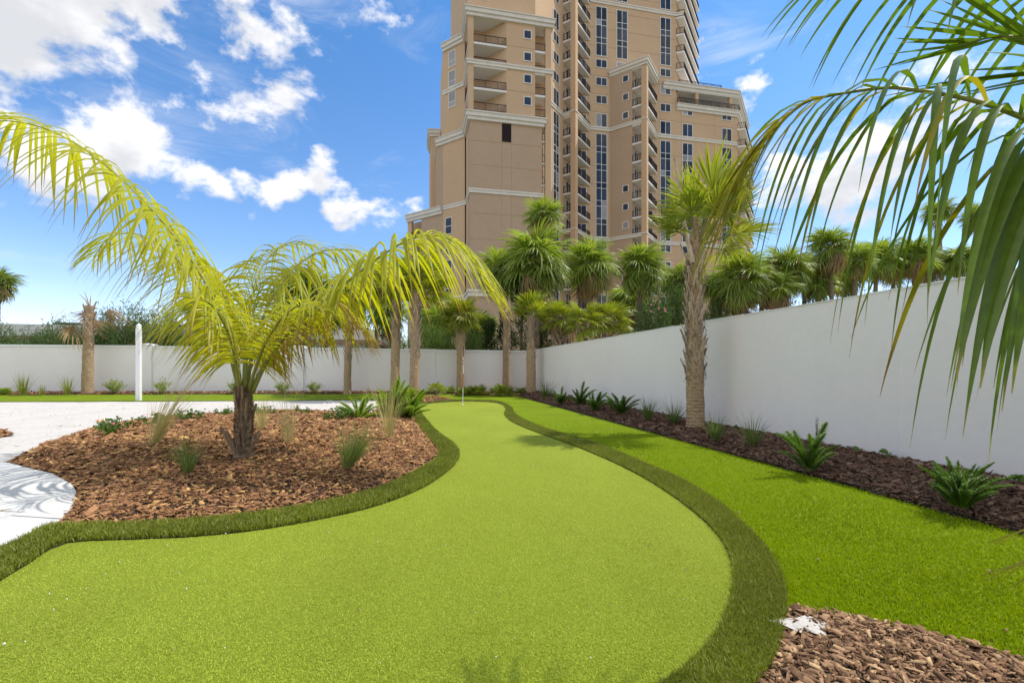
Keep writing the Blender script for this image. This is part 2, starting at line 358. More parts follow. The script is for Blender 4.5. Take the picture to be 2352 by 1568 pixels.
def wavy(poly, amp, seed):
    r = random.Random(seed); return [(x + r.uniform(-amp, amp), y + r.uniform(-amp, amp)) for x, y in poly]
def ribbon(name, A, B, z, mat):
    n = max(len(A), len(B))
    def res(P):
        P = np.array(P); d = np.r_[0, np.cumsum(np.hypot(*np.diff(P, axis=0).T))]; s = np.linspace(0, d[-1], n)
        return np.c_[np.interp(s, d, P[:, 0]), np.interp(s, d, P[:, 1])]
    A, B = res(A), res(B); V = np.r_[np.c_[A, np.full(n, z)], np.c_[B, np.full(n, z)]]
    i = np.arange(n - 1); Fc = np.c_[i, i + 1, i + 1 + n, i + n]
    o = put(name, np_mesh(name, V, Fc, mat)); tag(o, kind='structure'); return o

# sand with soft dips and footprints
def sand_sheet():
    xs = np.linspace(-34, 1.5, 210); ys = np.linspace(3.0, 19.6, 180); X, Y = np.meshgrid(xs, ys)
    rng = np.random.default_rng(4); Z = np.zeros_like(X)
    for _ in range(140):
        cx, cy = rng.uniform(-26, -3), rng.uniform(5, 18.3); r = rng.uniform(.15, .6); a = rng.uniform(-.03, .018)
        Z += a * np.exp(-((X - cx) ** 2 + (Y - cy) ** 2) / r ** 2)
    V = np.c_[X.ravel(), Y.ravel(), Z.ravel() - 0.012]
    nx, ny = len(xs), len(ys); i, j = np.meshgrid(np.arange(nx - 1), np.arange(ny - 1)); b = (j * nx + i).ravel()
    tag(put('sand', np_mesh('sand', V, np.c_[b, b + 1, b + 1 + nx, b + nx], m_sand, smooth=True)), kind='structure')
sand_sheet()
sheet('lawn', lawn_poly, 0.012, m_turf)
sheet('putting_green', green_poly, 0.020, m_putt)
ribbon('fringe_strip', green_left, fringe_left, 0.026, m_soil)
ribbon('fringe_strip', green_right, fringe_right, 0.026, m_soil)
back_f = T2(smooth_line(grs([(946, 936), (958, 926), (985, 922), (1060, 919), (1135, 921), (1160, 927)]), 5))
ribbon('fringe_strip', green_back, back_f, 0.027, m_soil)

# mulch beds: a raised mesh over a polygon, chips on top
def bed_height(poly, X, Y, h, soft, closed=True):
    d = edge_dist(poly, X, Y, closed); return 0.015 + h * (1 - np.exp(-d / soft))
def bed(name, poly, h, soft, step, mat=m_soil):
    P = np.array(poly); x0, y0 = P.min(0); x1, y1 = P.max(0)
    xs = np.arange(x0, x1 + step, step); ys = np.arange(y0, y1 + step, step); X, Y = np.meshgrid(xs, ys)
    ins = inside(poly, X, Y)
    Z = np.where(ins, bed_height(poly, X, Y, h, soft), -0.03)
    nx, ny = len(xs), len(ys); i, j = np.meshgrid(np.arange(nx - 1), np.arange(ny - 1)); b = (j * nx + i).ravel()
    q = np.c_[b, b + 1, b + 1 + nx, b + nx]; keep = ins.ravel()[q].any(1)
    tag(put(name, np_mesh(name, np.c_[X.ravel(), Y.ravel(), Z.ravel()], q[keep], mat, smooth=True)), kind='structure')
def sample(poly, n, rng, power=0.0, ref=3.0, cond=None):
    P = np.array(poly); x0, y0 = P.min(0); x1, y1 = P.max(0); xs = []; ys = []; got = 0; tries = 0
    while got < n and tries < 400:
        tries += 1
        X = rng.uniform(x0, x1, 60000); Y = rng.uniform(y0, y1, 60000)
        k = inside(poly, X, Y)
        if power: k &= rng.uniform(0, 1, 60000) < np.clip((ref / np.maximum(np.hypot(X, Y), ref)) ** power, 0, 1)
        if cond is not None: k &= cond(X, Y)
        xs.append(X[k]); ys.append(Y[k]); got += k.sum()
    X = np.concatenate(xs)[:n]; Y = np.concatenate(ys)[:n]; return X, Y
def chips(name, poly, n, zfun, mat, seed, size=(.025, .085), power=1.0, ref=4.0, tilt=.22, lift=.022, sliver=.18):
    """bark chips: thin irregular slabs of 8 corners lying every way"""
    rng = np.random.default_rng(seed)
    X, Y = sample(poly, n, rng, power, ref)
    n = len(X); L = rng.uniform(0, 1, n) ** 3 * (size[1] - size[0]) + size[0]; W = L * rng.uniform(.18, .62, n); H = rng.uniform(.002, .007, n)
    kd = np.clip(np.hypot(X, Y) / 6.0, 1, 1.5); L = np.minimum(L * kd, .17); W = W * kd
    a = rng.uniform(0, 2 * np.pi, n); tk = np.where(rng.uniform(0, 1, n) < .25, 2.4, .8); tx = rng.normal(0, tilt, n) * tk; ty = rng.normal(0, tilt, n) * tk; slv = rng.uniform(0, 1, n) < sliver; W = np.where(slv, L * .10 + .003, W); L = np.where(slv, np.minimum(L * 1.5, .10), L)
    base = np.array([(-1, -1, 0), (1, -1, 0), (1, 1, 0), (-1, 1, 0), (-1, -1, 1), (1, -1, 1), (1, 1, 1), (-1, 1, 1)], float)
    V = np.repeat(base[None], n, 0); jit = rng.uniform(.45, 1.0, (n, 4, 2)); jit = np.concatenate([jit, jit * .9], 1)
    V[:, :, :2] *= jit
    V[:, :, 0] *= L[:, None] / 2; V[:, :, 1] *= W[:, None] / 2; V[:, :, 2] *= H[:, None]
    tx = np.clip(tx, -.7, .7); ty = np.clip(ty, -.7, .7); V[:, :, 2] += V[:, :, 0] * tx[:, None] + V[:, :, 1] * ty[:, None] + (V[:, :, 0] ** 2) * rng.uniform(-6, 6, n)[:, None]
    c, s = np.cos(a)[:, None], np.sin(a)[:, None]
    x = V[:, :, 0] * c - V[:, :, 1] * s; y = V[:, :, 0] * s + V[:, :, 1] * c
    Z = zfun(X, Y) + rng.uniform(-.004, lift, n)
    V = np.stack([x + X[:, None], y + Y[:, None], V[:, :, 2] + Z[:, None]], 2).reshape(-1, 3)
    f = np.array([(4, 5, 6, 7), (0, 1, 5, 4), (1, 2, 6, 5), (2, 3, 7, 6), (3, 0, 4, 7)])
    Fc = (f[None] + (np.arange(n) * 8)[:, None, None]).reshape(-1, 4)
    return tag(put(name, np_mesh(name, V, Fc, mat)), kind='stuff')

isl_back = grs([(946, 936), (952, 926), (1000, 924), (1042, 918), (1015, 914), (950, 911), (905, 912), (880, 922), (868, 938), (850, 952), (780, 949), (700, 946), (600, 948), (520, 953), (440, 958), (380, 963), (280, 972), (200, 988), (130, 1011), (60, 1042), (22, 1063),
                (60, 1076), (120, 1090), (165, 1114), (179, 1140), (166, 1170), (124, 1214)])
i0 = min(range(len(fringe_left)), key=lambda i: (fringe_left[i][0] - gr(125, 1215)[0]) ** 2 + (fringe_left[i][1] - gr(125, 1215)[1]) ** 2)
island = fringe_left[i0:] + isl_back[1:]
H_ISL, S_ISL = .20, .9
bed('mulch_bed', island, H_ISL, S_ISL, .14)
zi = lambda X, Y: bed_height(island, X, Y, H_ISL, S_ISL)
def zisl(x, y): return float(zi(np.array([x]), np.array([y]))[0]) if inside(island, np.array([x]), np.array([y]))[0] else 0.0
chips('bark_mulch', island, 60000, zi, m_bark, 11, size=(.018, .12), power=1.2, ref=4.2)

# the beds along the two walls
AX = -0.2048; TH = math.atan(0.2048); CT, ST = math.cos(TH), math.sin(TH)
def wall_x(Y): return 6.16 + AX * Y
CORNER = (wall_x(24.76), 24.76)
right_bed = grs([(1190, 910), (1400, 968), (1700, 1051), (2000, 1134), (2352, 1232), (2900, 1384), (3600, 1578)]) + [(wall_x(1.0), 1.0), (wall_x(6), 6), (wall_x(12), 12), (wall_x(24.7), 24.7)]
def zright(X, Y):
    d = np.maximum(0, 6.16 - (X - AX * Y)) * .98
    e = np.clip(1.47 - d, 0, 1.5); return .018 + .10 * (1 - np.exp(-e / .3)) + .03 * e
def bed_z(name, poly, zf, step):
    P = np.array(poly); x0, y0 = P.min(0); x1, y1 = P.max(0)
    xs = np.arange(x0, x1 + step, step); ys = np.arange(y0, y1 + step, step); X, Y = np.meshgrid(xs, ys)
    ins = inside(poly, X, Y); Z = np.where(ins, zf(X, Y), -0.03)
    nx, ny = len(xs), len(ys); i, j = np.meshgrid(np.arange(nx - 1), np.arange(ny - 1)); b = (j * nx + i).ravel()
    q = np.c_[b, b + 1, b + 1 + nx, b + nx]; keep = ins.ravel()[q].any(1)
    tag(put(name, np_mesh(name, np.c_[X.ravel(), Y.ravel(), Z.ravel()], q[keep], m_soil, smooth=True)), kind='structure')
bed_z('mulch_bed', right_bed, zright, .12)
chips('bark_mulch', right_bed, 34000, zright, m_bark_shaded, 12, size=(.022, .12), power=1.4, ref=4.5)
def back_y(X): return 24.76 + .035 * (X - CORNER[0])
back_bed = grs([(-250, 908.5), (0, 907.5), (450, 906), (900, 904.5), (1000, 906), (1100, 908), (1190, 910)]) + [(CORNER[0], CORNER[1] - .05), (-30, back_y(-30) - .05)]
def zback(X, Y):
    d = np.clip(1.2 - (back_y(X) - Y), 0, 1.3); return .02 + .10 * (1 - np.exp(-d / .3))
bed_z('mulch_bed', back_bed, zback, .25)
chips('bark_mulch', back_bed, 6000, zback, m_bark, 13, size=(.06, .16), power=0)
low_bed = grs([(1806, 1400), (1900, 1413), (2050, 1441), (2200, 1482), (2352, 1526), (2600, 1600)]) + [(3.4, 1.55), (3.4, -.2), (-.1, -.2), (-.1, .40), (.32, .85), (.62, 1.25)] + grs([(1700, 1650), (1752, 1568), (1785, 1510), (1802, 1450)])
zlow = lambda X, Y: bed_height(low_bed, X, Y, .05, .25)
bed('mulch_bed', low_bed, .05, .25, .06)
chips('bark_mulch', low_bed, 38000, zlow, m_bark_pale, 14, size=(.009, .085), power=0)
tag(put('sand_patch', np_mesh('sand_patch', *(lambda P: (np.c_[P, np.full(len(P), .060) + np.array([0] + [-.014] * (len(P) - 1))], np.array([(0, i, i % (len(P) - 1) + 1) for i in range(1, len(P))])))(
    np.array([gr(1850, 1455)] + [(gr(1850, 1455)[0] + .13 * math.cos(k) * (1 + .4 * math.sin(3 * k)), gr(1850, 1455)[1] + .075 * math.sin(k) * (1 + .5 * math.cos(5 * k))) for k in np.linspace(0, 6.0, 12)])), m_sand)), kind='structure')
side_bed = grs([(-60, 985), (0, 988), (22, 994), (26, 1000), (0, 1004), (-60, 1012)])
bed('mulch_bed', side_bed, .06, .3, .12)
chips('bark_mulch', side_bed, 700, lambda X, Y: bed_height(side_bed, X, Y, .06, .3), m_bark, 15, size=(.04, .12), power=0)

# paved apron of white pavers laid in rings
pav_poly = grs([(22, 1066), (60, 1076), (120, 1090), (165, 1114), (179, 1140), (166, 1170), (124, 1214), (60, 1241), (0, 1271), (-120, 1327), (-260, 1400)]) + [(-6.5, 2.4), (-9.5, 3.2), (-9.8, 5.2), (-8.6, 6.1)]
def clip(poly, a, b):
    """keep the part of poly left of the line a->b"""
    out = []; n = len(poly)
    sd = lambda p: (b[0] - a[0]) * (p[1] - a[1]) - (b[1] - a[1]) * (p[0] - a[0])
    for i in range(n):
        p, q = poly[i], poly[(i + 1) % n]; sp, sq = sd(p), sd(q)
        if sp >= 0: out.append(p)
        if sp * sq < 0:
            t = sp / (sp - sq); out.append((p[0] + (q[0] - p[0]) * t, p[1] + (q[1] - p[1]) * t))
    return out
def paving():
    base = sheet('paving', [(x, y) for x, y in pav_poly], 0.004, m_joint)
    cx, cy = -6.55, 4.35
    rings = [.0, .55, 1.1, 1.62, 2.2, 2.8, 3.4]
    A = sum(pav_poly[i][0] * pav_poly[(i + 1) % len(pav_poly)][1] - pav_poly[(i + 1) % len(pav_poly)][0] * pav_poly[i][1] for i in range(len(pav_poly)))
    P = pav_poly if A > 0 else pav_poly[::-1]
    g = .010
    for k in range(len(rings) - 1):
        r0, r1 = rings[k] + g, rings[k + 1] - g; n = max(6, int(2 * math.pi * (r0 + r1) / 2 / .75)); off = .35 * k
        for j in range(n):
            a0 = off + 2 * math.pi * j / n + g / max(r1, .3); a1 = off + 2 * math.pi * (j + 1) / n - g / max(r1, .3); am = (a0 + a1) / 2
            cell = [(cx + r0 * math.cos(a0), cy + r0 * math.sin(a0)), (cx + r1 * math.cos(a0), cy + r1 * math.sin(a0)), (cx + r1 / math.cos((a1 - a0) / 2) * math.cos(am), cy + r1 / math.cos((a1 - a0) / 2) * math.sin(am)),
                    (cx + r1 * math.cos(a1), cy + r1 * math.sin(a1)), (cx + r0 * math.cos(a1), cy + r0 * math.sin(a1))]
            q = P
            for i in range(5):
                a, b = cell[i], cell[(i + 1) % 5]
                if (a[0] - b[0]) ** 2 + (a[1] - b[1]) ** 2 < 1e-6: continue
                q = clip(q, a, b)
                if len(q) < 3: break
            if len(q) < 3: continue
            ar = abs(sum(q[i][0] * q[(i + 1) % len(q)][1] - q[(i + 1) % len(q)][0] * q[i][1] for i in range(len(q)))) / 2
            if ar < .004: continue
            mb = MB(); mb.prism(q, 0.0, 0.022 + random.Random(k * 100 + j).uniform(-.002, .002)); mb.build('paver', m_paver, base)
paving()

# ------------------------------------------------------------------ blades of artificial grass
def blades(name, X, Y, Z, mat, h, w, seed, lean=.5, bend=0.0, wind=(0, 0)):
    rng = np.random.default_rng(seed); n = len(X)
    a = rng.uniform(0, 2 * np.pi, n); la = rng.uniform(0, 2 * np.pi, n); ln = rng.uniform(0, lean, n); H = h * rng.uniform(.55, 1.15, n)
    wx = np.cos(a) * w / 2; wy = np.sin(a) * w / 2
    lx = np.cos(la) * ln + wind[0]; ly = np.sin(la) * ln + wind[1]
    p0 = np.c_[X - wx, Y - wy, Z]; p1 = np.c_[X + wx, Y + wy, Z]
    mx, my, mz = X + lx * H * .35, Y + ly * H * .35, Z + H * .6
    p2 = np.c_[mx + wx * .8, my + wy * .8, mz]; p3 = np.c_[mx - wx * .8, my - wy * .8, mz]
    p4 = np.c_[X + lx * H, Y + ly * H, Z + H]
    V = np.stack([p0, p1, p2, p3, p4], 1).reshape(-1, 3); b = np.arange(n) * 5
    F3 = np.r_[np.c_[b, b + 1, b + 2], np.c_[b, b + 2, b + 3], np.c_[b + 3, b + 2, b + 4]]
    return tag(put(name, np_mesh(name, V, F3, mat)), kind='stuff')
rng = np.random.default_rng(21)
fl_poly = green_left + fringe_left[::-1]; fr_poly = green_right + fringe_right[::-1]; fb_poly = green_back + back_f[::-1]
inview = lambda X, Y: (np.abs(X) < Y * 1.3 + 1.0) & (Y > 1.0)
X, Y = sample(fl_poly, 60000, rng, 1.2, 3.2, inview); blades('fringe_grass', X, Y, np.full(len(X), .026), m_blade_fringe, .048, .007, 1, .8)
X, Y = sample(fr_poly, 100000, rng, 1.3, 2.4, inview); blades('fringe_grass', X, Y, np.full(len(X), .026), m_blade_fringe, .036, .006, 2, .9)
X, Y = sample(fb_poly, 2500, rng); blades('fringe_grass', X, Y, np.full(len(X), .026), m_blade_fringe, .05, .012, 3, .7)
X, Y = sample(lawn_poly, 240000, rng, 2.0, 2.2, lambda X, Y: inview(X, Y) & (Y < 13 - 5 * np.random.default_rng(1).uniform(0, 1, X.shape)) & ~inside(fr_poly, X, Y)); blades('lawn_grass', X, Y, np.full(len(X), .012), m_blade_turf, .023, .006, 4, .9)
X, Y = sample(green_poly, 290000, rng, 2.0, 2.0, lambda X, Y: inview(X, Y) & (Y < 10 - 6 * np.random.default_rng(2).uniform(0, 1, X.shape) ** .7)); blades('putting_grass', X, Y, np.full(len(X), .020), m_blade_putt, .007, .004, 5, 1.6)

# ------------------------------------------------------------------ garden walls
def garden_walls():
    w = empty('garden_wall', (wall_x(12), 12, 0), TH, 'long white stucco wall running from the near right to the corner', 'wall')
    # local: x outward from the garden, y along the wall
    L0, L1 = -16.0, 13.02
    mb = MB(); mb.box(0, .2, L0, L1, -.3, 2.318); mb.build('wall_panel', m_wall, w)
    rr = random.Random(3); mb = MB(); y = L0; 
    while y < L1 - .01:
        y2 = min(L1, y + rr.uniform(.25, .7)); mb.box(-.008 - rr.uniform(0, .012), .21, y, y2, 2.318, 2.330 + rr.uniform(0, .010)); y = y2
    mb.build('cap', m_white, w)
    for y in (-6.3, -2.1, 3.4, 8.2):
        m = MB(); m.box(-.0035, .001, y, y + .012, .1, 2.30); m.build('panel_joint', m_wall, w)
    # back wall in stepped, slightly falling sections between pilasters
    dx = math.atan(.035)
    b = empty('garden_wall', (CORNER[0], CORNER[1], 0), dx, 'white stucco wall with coping across the back of the garden', 'wall')
    xs = [0.0, -5.25, -12.42, -20.3, -36]; zt = [(2.29, 2.35), (2.37, 2.44), (2.455, 2.52), (2.54, 2.62)]
    for i in range(4):
        x1, x0 = xs[i], xs[i + 1]; z1, z0 = zt[i]
        def slab(y0, y1, lo, hi):
            m = MB(); m.add([(x0, y0, lo if lo < 0 else z0 + lo - 2.4), (x1, y0, lo if lo < 0 else z1 + lo - 2.4), (x1, y1, lo if lo < 0 else z1 + lo - 2.4), (x0, y1, lo if lo < 0 else z0 + lo - 2.4),
                             (x0, y0, z0 + hi - 2.4), (x1, y0, z1 + hi - 2.4), (x1, y1, z1 + hi - 2.4), (x0, y1, z0 + hi - 2.4)],
                            [(3, 2, 1, 0), (4, 5, 6, 7), (0, 1, 5, 4), (1, 2, 6, 5), (2, 3, 7, 6), (3, 0, 4, 7)]); return m
        slab(0, .2, -.3, 2.30).build('wall_panel', m_wall, b)
        slab(-.05, .25, 2.301, 2.40).build('coping', m_white, b)
    for x, z in ((-12.42, 2.46), (-20.3, 2.55)):
        m = MB(); m.box(x - .36, x + .20, -.10, .3, -.3, z); m.build('pilaster', m_wall, b)
        m = MB(); m.box(x - .40, x + .24, -.14, .34, z, z + .05); m.add([(x - .40, -.14, z + .05), (x + .24, -.14, z + .05), (x + .24, .34, z + .05), (x - .40, .34, z + .05), (x - .08, .1, z + .11)], [(0, 1, 4), (1, 2, 4), (2, 3, 4), (3, 0, 4)])
        m.build('pilaster_cap', m_white, b)
    m = MB(); m.box(-5.30, -5.22, -.02, .0, -.1, 2.26); m.build('panel_joint', m_wall, b)
garden_walls()
# ------------------------------------------------------------------ the condominium tower
P0, Q0 = 25.0, 72.0
def world_pq(p, q, z=0.0): return Vector((p * CT - q * ST, p * ST + q * CT, z))
def tower():
    T = empty('condominium_tower', world_pq(P0, Q0), TH, 'tall tan stucco condominium tower with stacked balconies and cream cornices', 'tower')
    loc = lambda pts: [(p - P0, q - Q0) for p, q in pts]
    def mass(name, pts, z0, z1, mat=m_stucco):
        mb = MB(); mb.prism(loc(pts), z0, z1); return mb.build(name, mat, T)
    def offset(pts, o):
        """move an open plan polyline outwards (to its right-hand side) with mitred corners"""
        P = [Vector(p) for p in pts]; out = []
        for i, p in enumerate(P):
            ns = []
            if i > 0: d = (P[i] - P[i - 1]).normalized(); ns.append(Vector((d.y, -d.x)))
            if i < len(P) - 1: d = (P[i + 1] - P[i]).normalized(); ns.append(Vector((d.y, -d.x)))
            if len(ns) == 1: out.append(p + ns[0] * o)
            else:
                m = (ns[0] + ns[1]).normalized(); out.append(p + m * (o / max(.35, m.dot(ns[0]))))
        return out
    def cornice(pts, tiers, name='cornice', mat=m_trim, back=.25):
        mb = MB()
        A = offset(loc(pts), -back)
        for o, z0, z1 in tiers:
            B = offset(loc(pts), o); n = len(A)
            vs = [(*a, z0) for a in A] + [(*b, z0) for b in B] + [(*a, z1) for a in A] + [(*b, z1) for b in B]
            fs = []
            for i in range(n - 1):
                fs += [(n + i, n + i + 1, 3 * n + i + 1, 3 * n + i), (2 * n + i, 3 * n + i, 3 * n + i + 1, 2 * n + i + 1), (i, i + 1, n + i + 1, n + i), (i + 1, i, 2 * n + i, 2 * n + i + 1)]
            fs += [(0, n, 3 * n, 2 * n), (n - 1, 2 * n + n - 1, 3 * n + n - 1, n + n - 1)]
            mb.add(vs, fs)
        return mb.build(name, mat, T)
    big = lambda zt: [(.22, zt - 1.05, zt - .62), (.42, zt - .62, zt - .12), (.55, zt - .12, zt)]
    band = lambda zt: [(.14, zt - .55, zt - .18), (.24, zt - .18, zt)]
    # ---- windows: the frame is the part, each pane a sub-part
    pane_cache = {}; frame_cache = {}
    def pane_mesh(w, h, light):
        k = (round(w, 2), round(h, 2), light)
        if k not in pane_cache:
            mb = MB(); mb.box(-w / 2, w / 2, -.02, .0, 0, h); pane_cache[k] = mb.mesh('pane', m_glass_lt if light else m_glass)
        return pane_cache[k]
    rr = random.Random(5)
    def window(a, b, s, width, z0, rows, cols=2, light=None, name='window'):
        """a->b facade line, s metres along it, rows = heights from the bottom up"""
        a = Vector(loc([a])[0]); b = Vector(loc([b])[0]); d = (b - a).normalized(); ang = math.atan2(d.y, d.x); c = a + d * s
        H = sum(rows); key = (round(width, 2), tuple(round(r, 2) for r in rows), cols)
        if key not in frame_cache:
            mb = MB(); t = .10
            mb.box(-width / 2 - t, width / 2 + t, -.07, .02, H, H + t); mb.box(-width / 2 - t, width / 2 + t, -.10, .02, -t, 0)
            mb.box(-width / 2 - t, -width / 2, -.07, .02, 0, H); mb.box(width / 2, width / 2 + t, -.07, .02, 0, H)
            for k in range(1, cols): x = -width / 2 + width * k / cols; mb.box(x - .045, x + .045, -.06, .02, 0, H)
            z = 0
            for r in rows[:-1]: z += r; mb.box(-width / 2, width / 2, -.055, .02, z - .04, z + .04)
            frame_cache[key] = mb.mesh('window', m_frame)
        f = put(name, frame_cache[key], T, (c.x, c.y, z0), (0, 0, ang))
        z = 0; pw = width / cols
        for r in rows:
            for k in range(cols):
                lt = (rr.random() < .10) if light is None else light
                put('pane', pane_mesh(pw - .1, r - .06, lt), f, (-width / 2 + pw * (k + .5), -.012, z + .03))
            z += r
        return f
    def strip(a, b, s, width, z0, z1):
        rows = []; z = z0
        while z1 - z > .5:
            rows.append(min(2.05, z1 - z)); z += rows[-1]
            if z1 - z > .5: rows.append(min(.95, z1 - z)); z += rows[-1]
        window(a, b, s, width, z0, rows)
    # ---- balconies: the slab is the part, the railing its sub-part
    def rail_mesh(pts, h=1.05):
        mb = MB()
        for (x0, y0), (x1, y1) in zip(pts[:-1], pts[1:]):
            L = math.hypot(x1 - x0, y1 - y0)
            mb.beam((x0, y0, h), (x1, y1, h), .07, .06); mb.beam((x0, y0, .12), (x1, y1, .12), .05, .05)
            n = max(2, int(L / .16))
            for i in range(n + 1):
                x = x0 + (x1 - x0) * i / n; y = y0 + (y1 - y0) * i / n; w = .07 if i % 10 == 0 or i == n else .032
                mb.box(x - w / 2, x + w / 2, y - w / 2, y + w / 2, .12, h)
        return mb.mesh('railing', m_rail)
    def balcony_stack(slab, edge, levels, th=.28, mat=m_soffit, door=None, flag=None):
        sl = MB(); sl.prism(loc(slab), -th, 0); sm = sl.mesh('balcony', mat); rm = rail_mesh(loc(edge))
        for z in levels:
            o = put('balcony', sm, T, (0, 0, z)); put('railing', rm, o)
            if door:
                for (a, b, s, w) in door:
                    window(a, b, s, w, z + .06, [2.25], 2, name='balcony_door')
    # ---- masses
    mass('wall', [(16.2, 62.6), (22.3, 68.7), (24.9, 71.3), (43.5, 71.3), (52, 79.8), (52, 96), (6.6, 96), (6.6, 62.6)], 0, 86)
    mass('wall', [(6.65, 60.15), (16.5, 60.15), (16.5, 61.9), (17.2, 61.9), (17.2, 67), (6.65, 67)], 0, 34.5, m_stucco_low)                       # front block, lower
    mass('wall', [(11.55, 60), (15.5, 60), (15.5, 61.95), (17.75, 61.95), (17.75, 66.4), (6.4, 66.4), (6.4, 65.2)], 35.32, 48.0)      # front block, upper
    mass('column', [(6.36, 59.95), (7.1, 59.95), (7.1, 60.7), (6.36, 60.7)], 35.32, 48.2)
    mass('column', [(16.95, 59.95), (17.75, 59.95), (17.75, 60.75), (16.95, 60.75)], 0, 48.2)
    mass('wall', [(6.42, 64.8), (6.42, 76), (3.5, 76), (3.5, 67.72)], 0, 48.4)                                                      # chamfer on the left
    mass('wall', [(3.55, 67.7), (3.55, 82), (2.66, 82), (2.66, 68.56)], 0, 35.3, m_stucco_low)
    mass('wall', [(3.4, 74), (3.4, 86), (1.9, 86), (1.9, 74.2)], 0, 39.2)
    mass('wall', [(2.7, 68.5), (2.7, 82), (.4, 82), (.4, 70.8)], 0, 24.6, m_stucco_low)
    mass('wall', [(.42, 73.2), (.42, 82), (-1.7, 82), (-1.7, 75.3)], 0, 24.6, m_stucco_low)
    mass('column', [(-1.7, 72.95), (-1.1, 72.4), (-.8, 72.9), (-1.4, 73.4)], 0, 24.4)
    lowslab = [(.42, 70.85), (.42, 73.3), (-1.7, 75.4), (-1.7, 72.95)]
    balcony_stack(lowslab, [(-1.65, 72.95), (.40, 70.9)], [21.4 - 3 * k for k in range(7)], mat=m_trim)
    mass('wall', [(31.26, 71.4), (31.26, 71.29), (34.0, 68.56), (36.74, 71.29), (36.74, 71.4)], 0, 49.8, m_stucco_low)                            # second bay; taupe also paints in the shade on its face
    mass('wall', [(43.45, 71.3), (55.5, 71.3), (65, 80.8), (65, 96), (43.45, 96)], 0, 46.4)                                         # right wing
    mass('wall', [(43.4, 74.0), (55.0, 74.0), (63, 82), (63, 96), (43.4, 96)], 46.4, 49.4)
    def pillar(p, q, w, z0, z1):
        mb = MB(); c = Vector(loc([(p, q)])[0]); h = w / math.sqrt(2)
        mb.prism([(c.x, c.y - h), (c.x + h, c.y), (c.x, c.y + h), (c.x - h, c.y)], z0, z1); mb.build('column', m_stucco, T)
    pillar(23.75, 67.62, .85, 0, 84); pillar(35.58, 67.35, .85, 0, 49.8)
    # ---- balconies
    lev1 = [1.9 + 3 * k for k in range(0, 26)]
    balcony_stack([(22.3, 68.7), (23.75, 67.25), (27.8, 71.28), (24.9, 71.28)], [(22.35, 68.6), (23.75, 67.25), (27.75, 71.2)], lev1,
                  door=[((22.3, 68.7), (24.9, 71.3), 1.9, 1.9), ((24.9, 71.3), (27.8, 71.3), 1.35, 1.7)])
    lev2 = [1.9 + 3 * k for k in range(0, 16)]
    balcony_stack([(34.0, 68.56), (35.58, 66.98), (39.9, 71.28), (36.74, 71.28)], [(34.05, 68.5), (35.58, 66.98), (39.85, 71.2)], lev2,
                  door=[((34.0, 68.56), (36.74, 71.3), 1.9, 1.9), ((36.74, 71.3), (39.9, 71.3), 1.5, 1.7)])
    balcony_stack([(6.36, 60), (11.55, 60), (6.4, 65.2)], [(6.42, 65.0), (6.42, 60.75), (7.1, 60.06), (11.5, 60.06)], [35.6, 38.6, 41.6, 44.6], door=[((6.4, 65.2), (11.55, 60.02), 2.6, 1.8)])
    balcony_stack([(15.5, 60.02), (16.94, 60.02), (16.94, 61.94), (15.5, 61.94)], [(15.5, 60.1), (16.94, 60.1)], [35.6, 38.6, 41.6, 44.6])
    balcony_stack([(16.52, 60.4), (16.94, 60.4), (16.94, 61.88), (16.52, 61.88)], [(16.52, 60.45), (16.94, 60.45)], [2.6 + 3 * k for k in range(11)])
    # chamfer balconies on the right of the tower and wing
    balcony_stack([(43.5, 71.25), (44.6, 70.6), (53.4, 79.4), (52, 79.8)], [(43.55, 71.2), (44.6, 70.6), (53.3, 79.4)], [52.9 + 3 * k for k in range(11)])
    balcony_stack([(55.5, 71.25), (56.6, 70.6), (66.4, 80.4), (65, 80.8)], [(55.55, 71.2), (56.6, 70.6), (66.3, 80.4)], [1.9 + 3 * k for k in range(15)])
    # loggia below the wing roof
    balcony_stack([(43.5, 70.95), (55.65, 70.95), (65.4, 80.7), (63.5, 82), (55, 74.2), (43.5, 74.2)], [(43.6, 71.0), (55.6, 71.0), (65.2, 80.6)], [46.95], th=.5)
    for p in (47.2, 53.9): mass('column', [(p, 71.2), (p + .6, 71.2), (p + .6, 71.8), (p, 71.8)], 46.95, 49.3)
    for k in range(7):
        window((43.5, 73.98), (55, 73.98), 1.0 + k * 1.6, 1.3, 47.1, [2.1], 2, name='balcony_door')
    # roofs and soffits
    mass('roof', [(6.2, 59.85), (17.9, 59.85), (17.9, 66.4), (6.2, 66.4)], 48.0, 48.65, m_soffit)
    mass('roof', [(31.3, 71.35), (35.58, 67.05), (39.9, 71.35)], 49.75, 50.9, m_soffit)
    mass('roof', [(41.0, 71.1), (55.6, 71.1), (65.5, 81), (65.5, 96), (44, 96), (44, 71.32), (41, 71.32)], 49.3, 50.4, m_soffit)
    rr_mesh = rail_mesh(loc([(44.2, 71.6), (52.5, 71.6), (53.2, 72.3)])); o = put('railing', rr_mesh, T, (0, 0, 50.4))
    # ---- cornices and bands
    A_up = [(3.5, 67.75), (6.36, 64.8), (6.36, 59.95), (17.8, 59.95), (17.8, 62)]
    cornice(A_up, big(48.9)); cornice(A_up, band(42.1))
    cornice([(2.66, 68.56), (6.45, 64.8), (6.5, 60.1), (16.6, 60.1), (16.6, 62)], big(35.3))
    cornice([(3.55, 67.75), (6.65, 64.7), (6.65, 60.15), (16.5, 60.15), (16.5, 61.8)], band(25.2)); cornice([(.4, 70.8), (6.65, 64.6), (6.65, 60.15), (16.5, 60.15), (16.5, 61.8)], [(.25, 10.9, 11.5), (.4, 11.5, 11.8)])
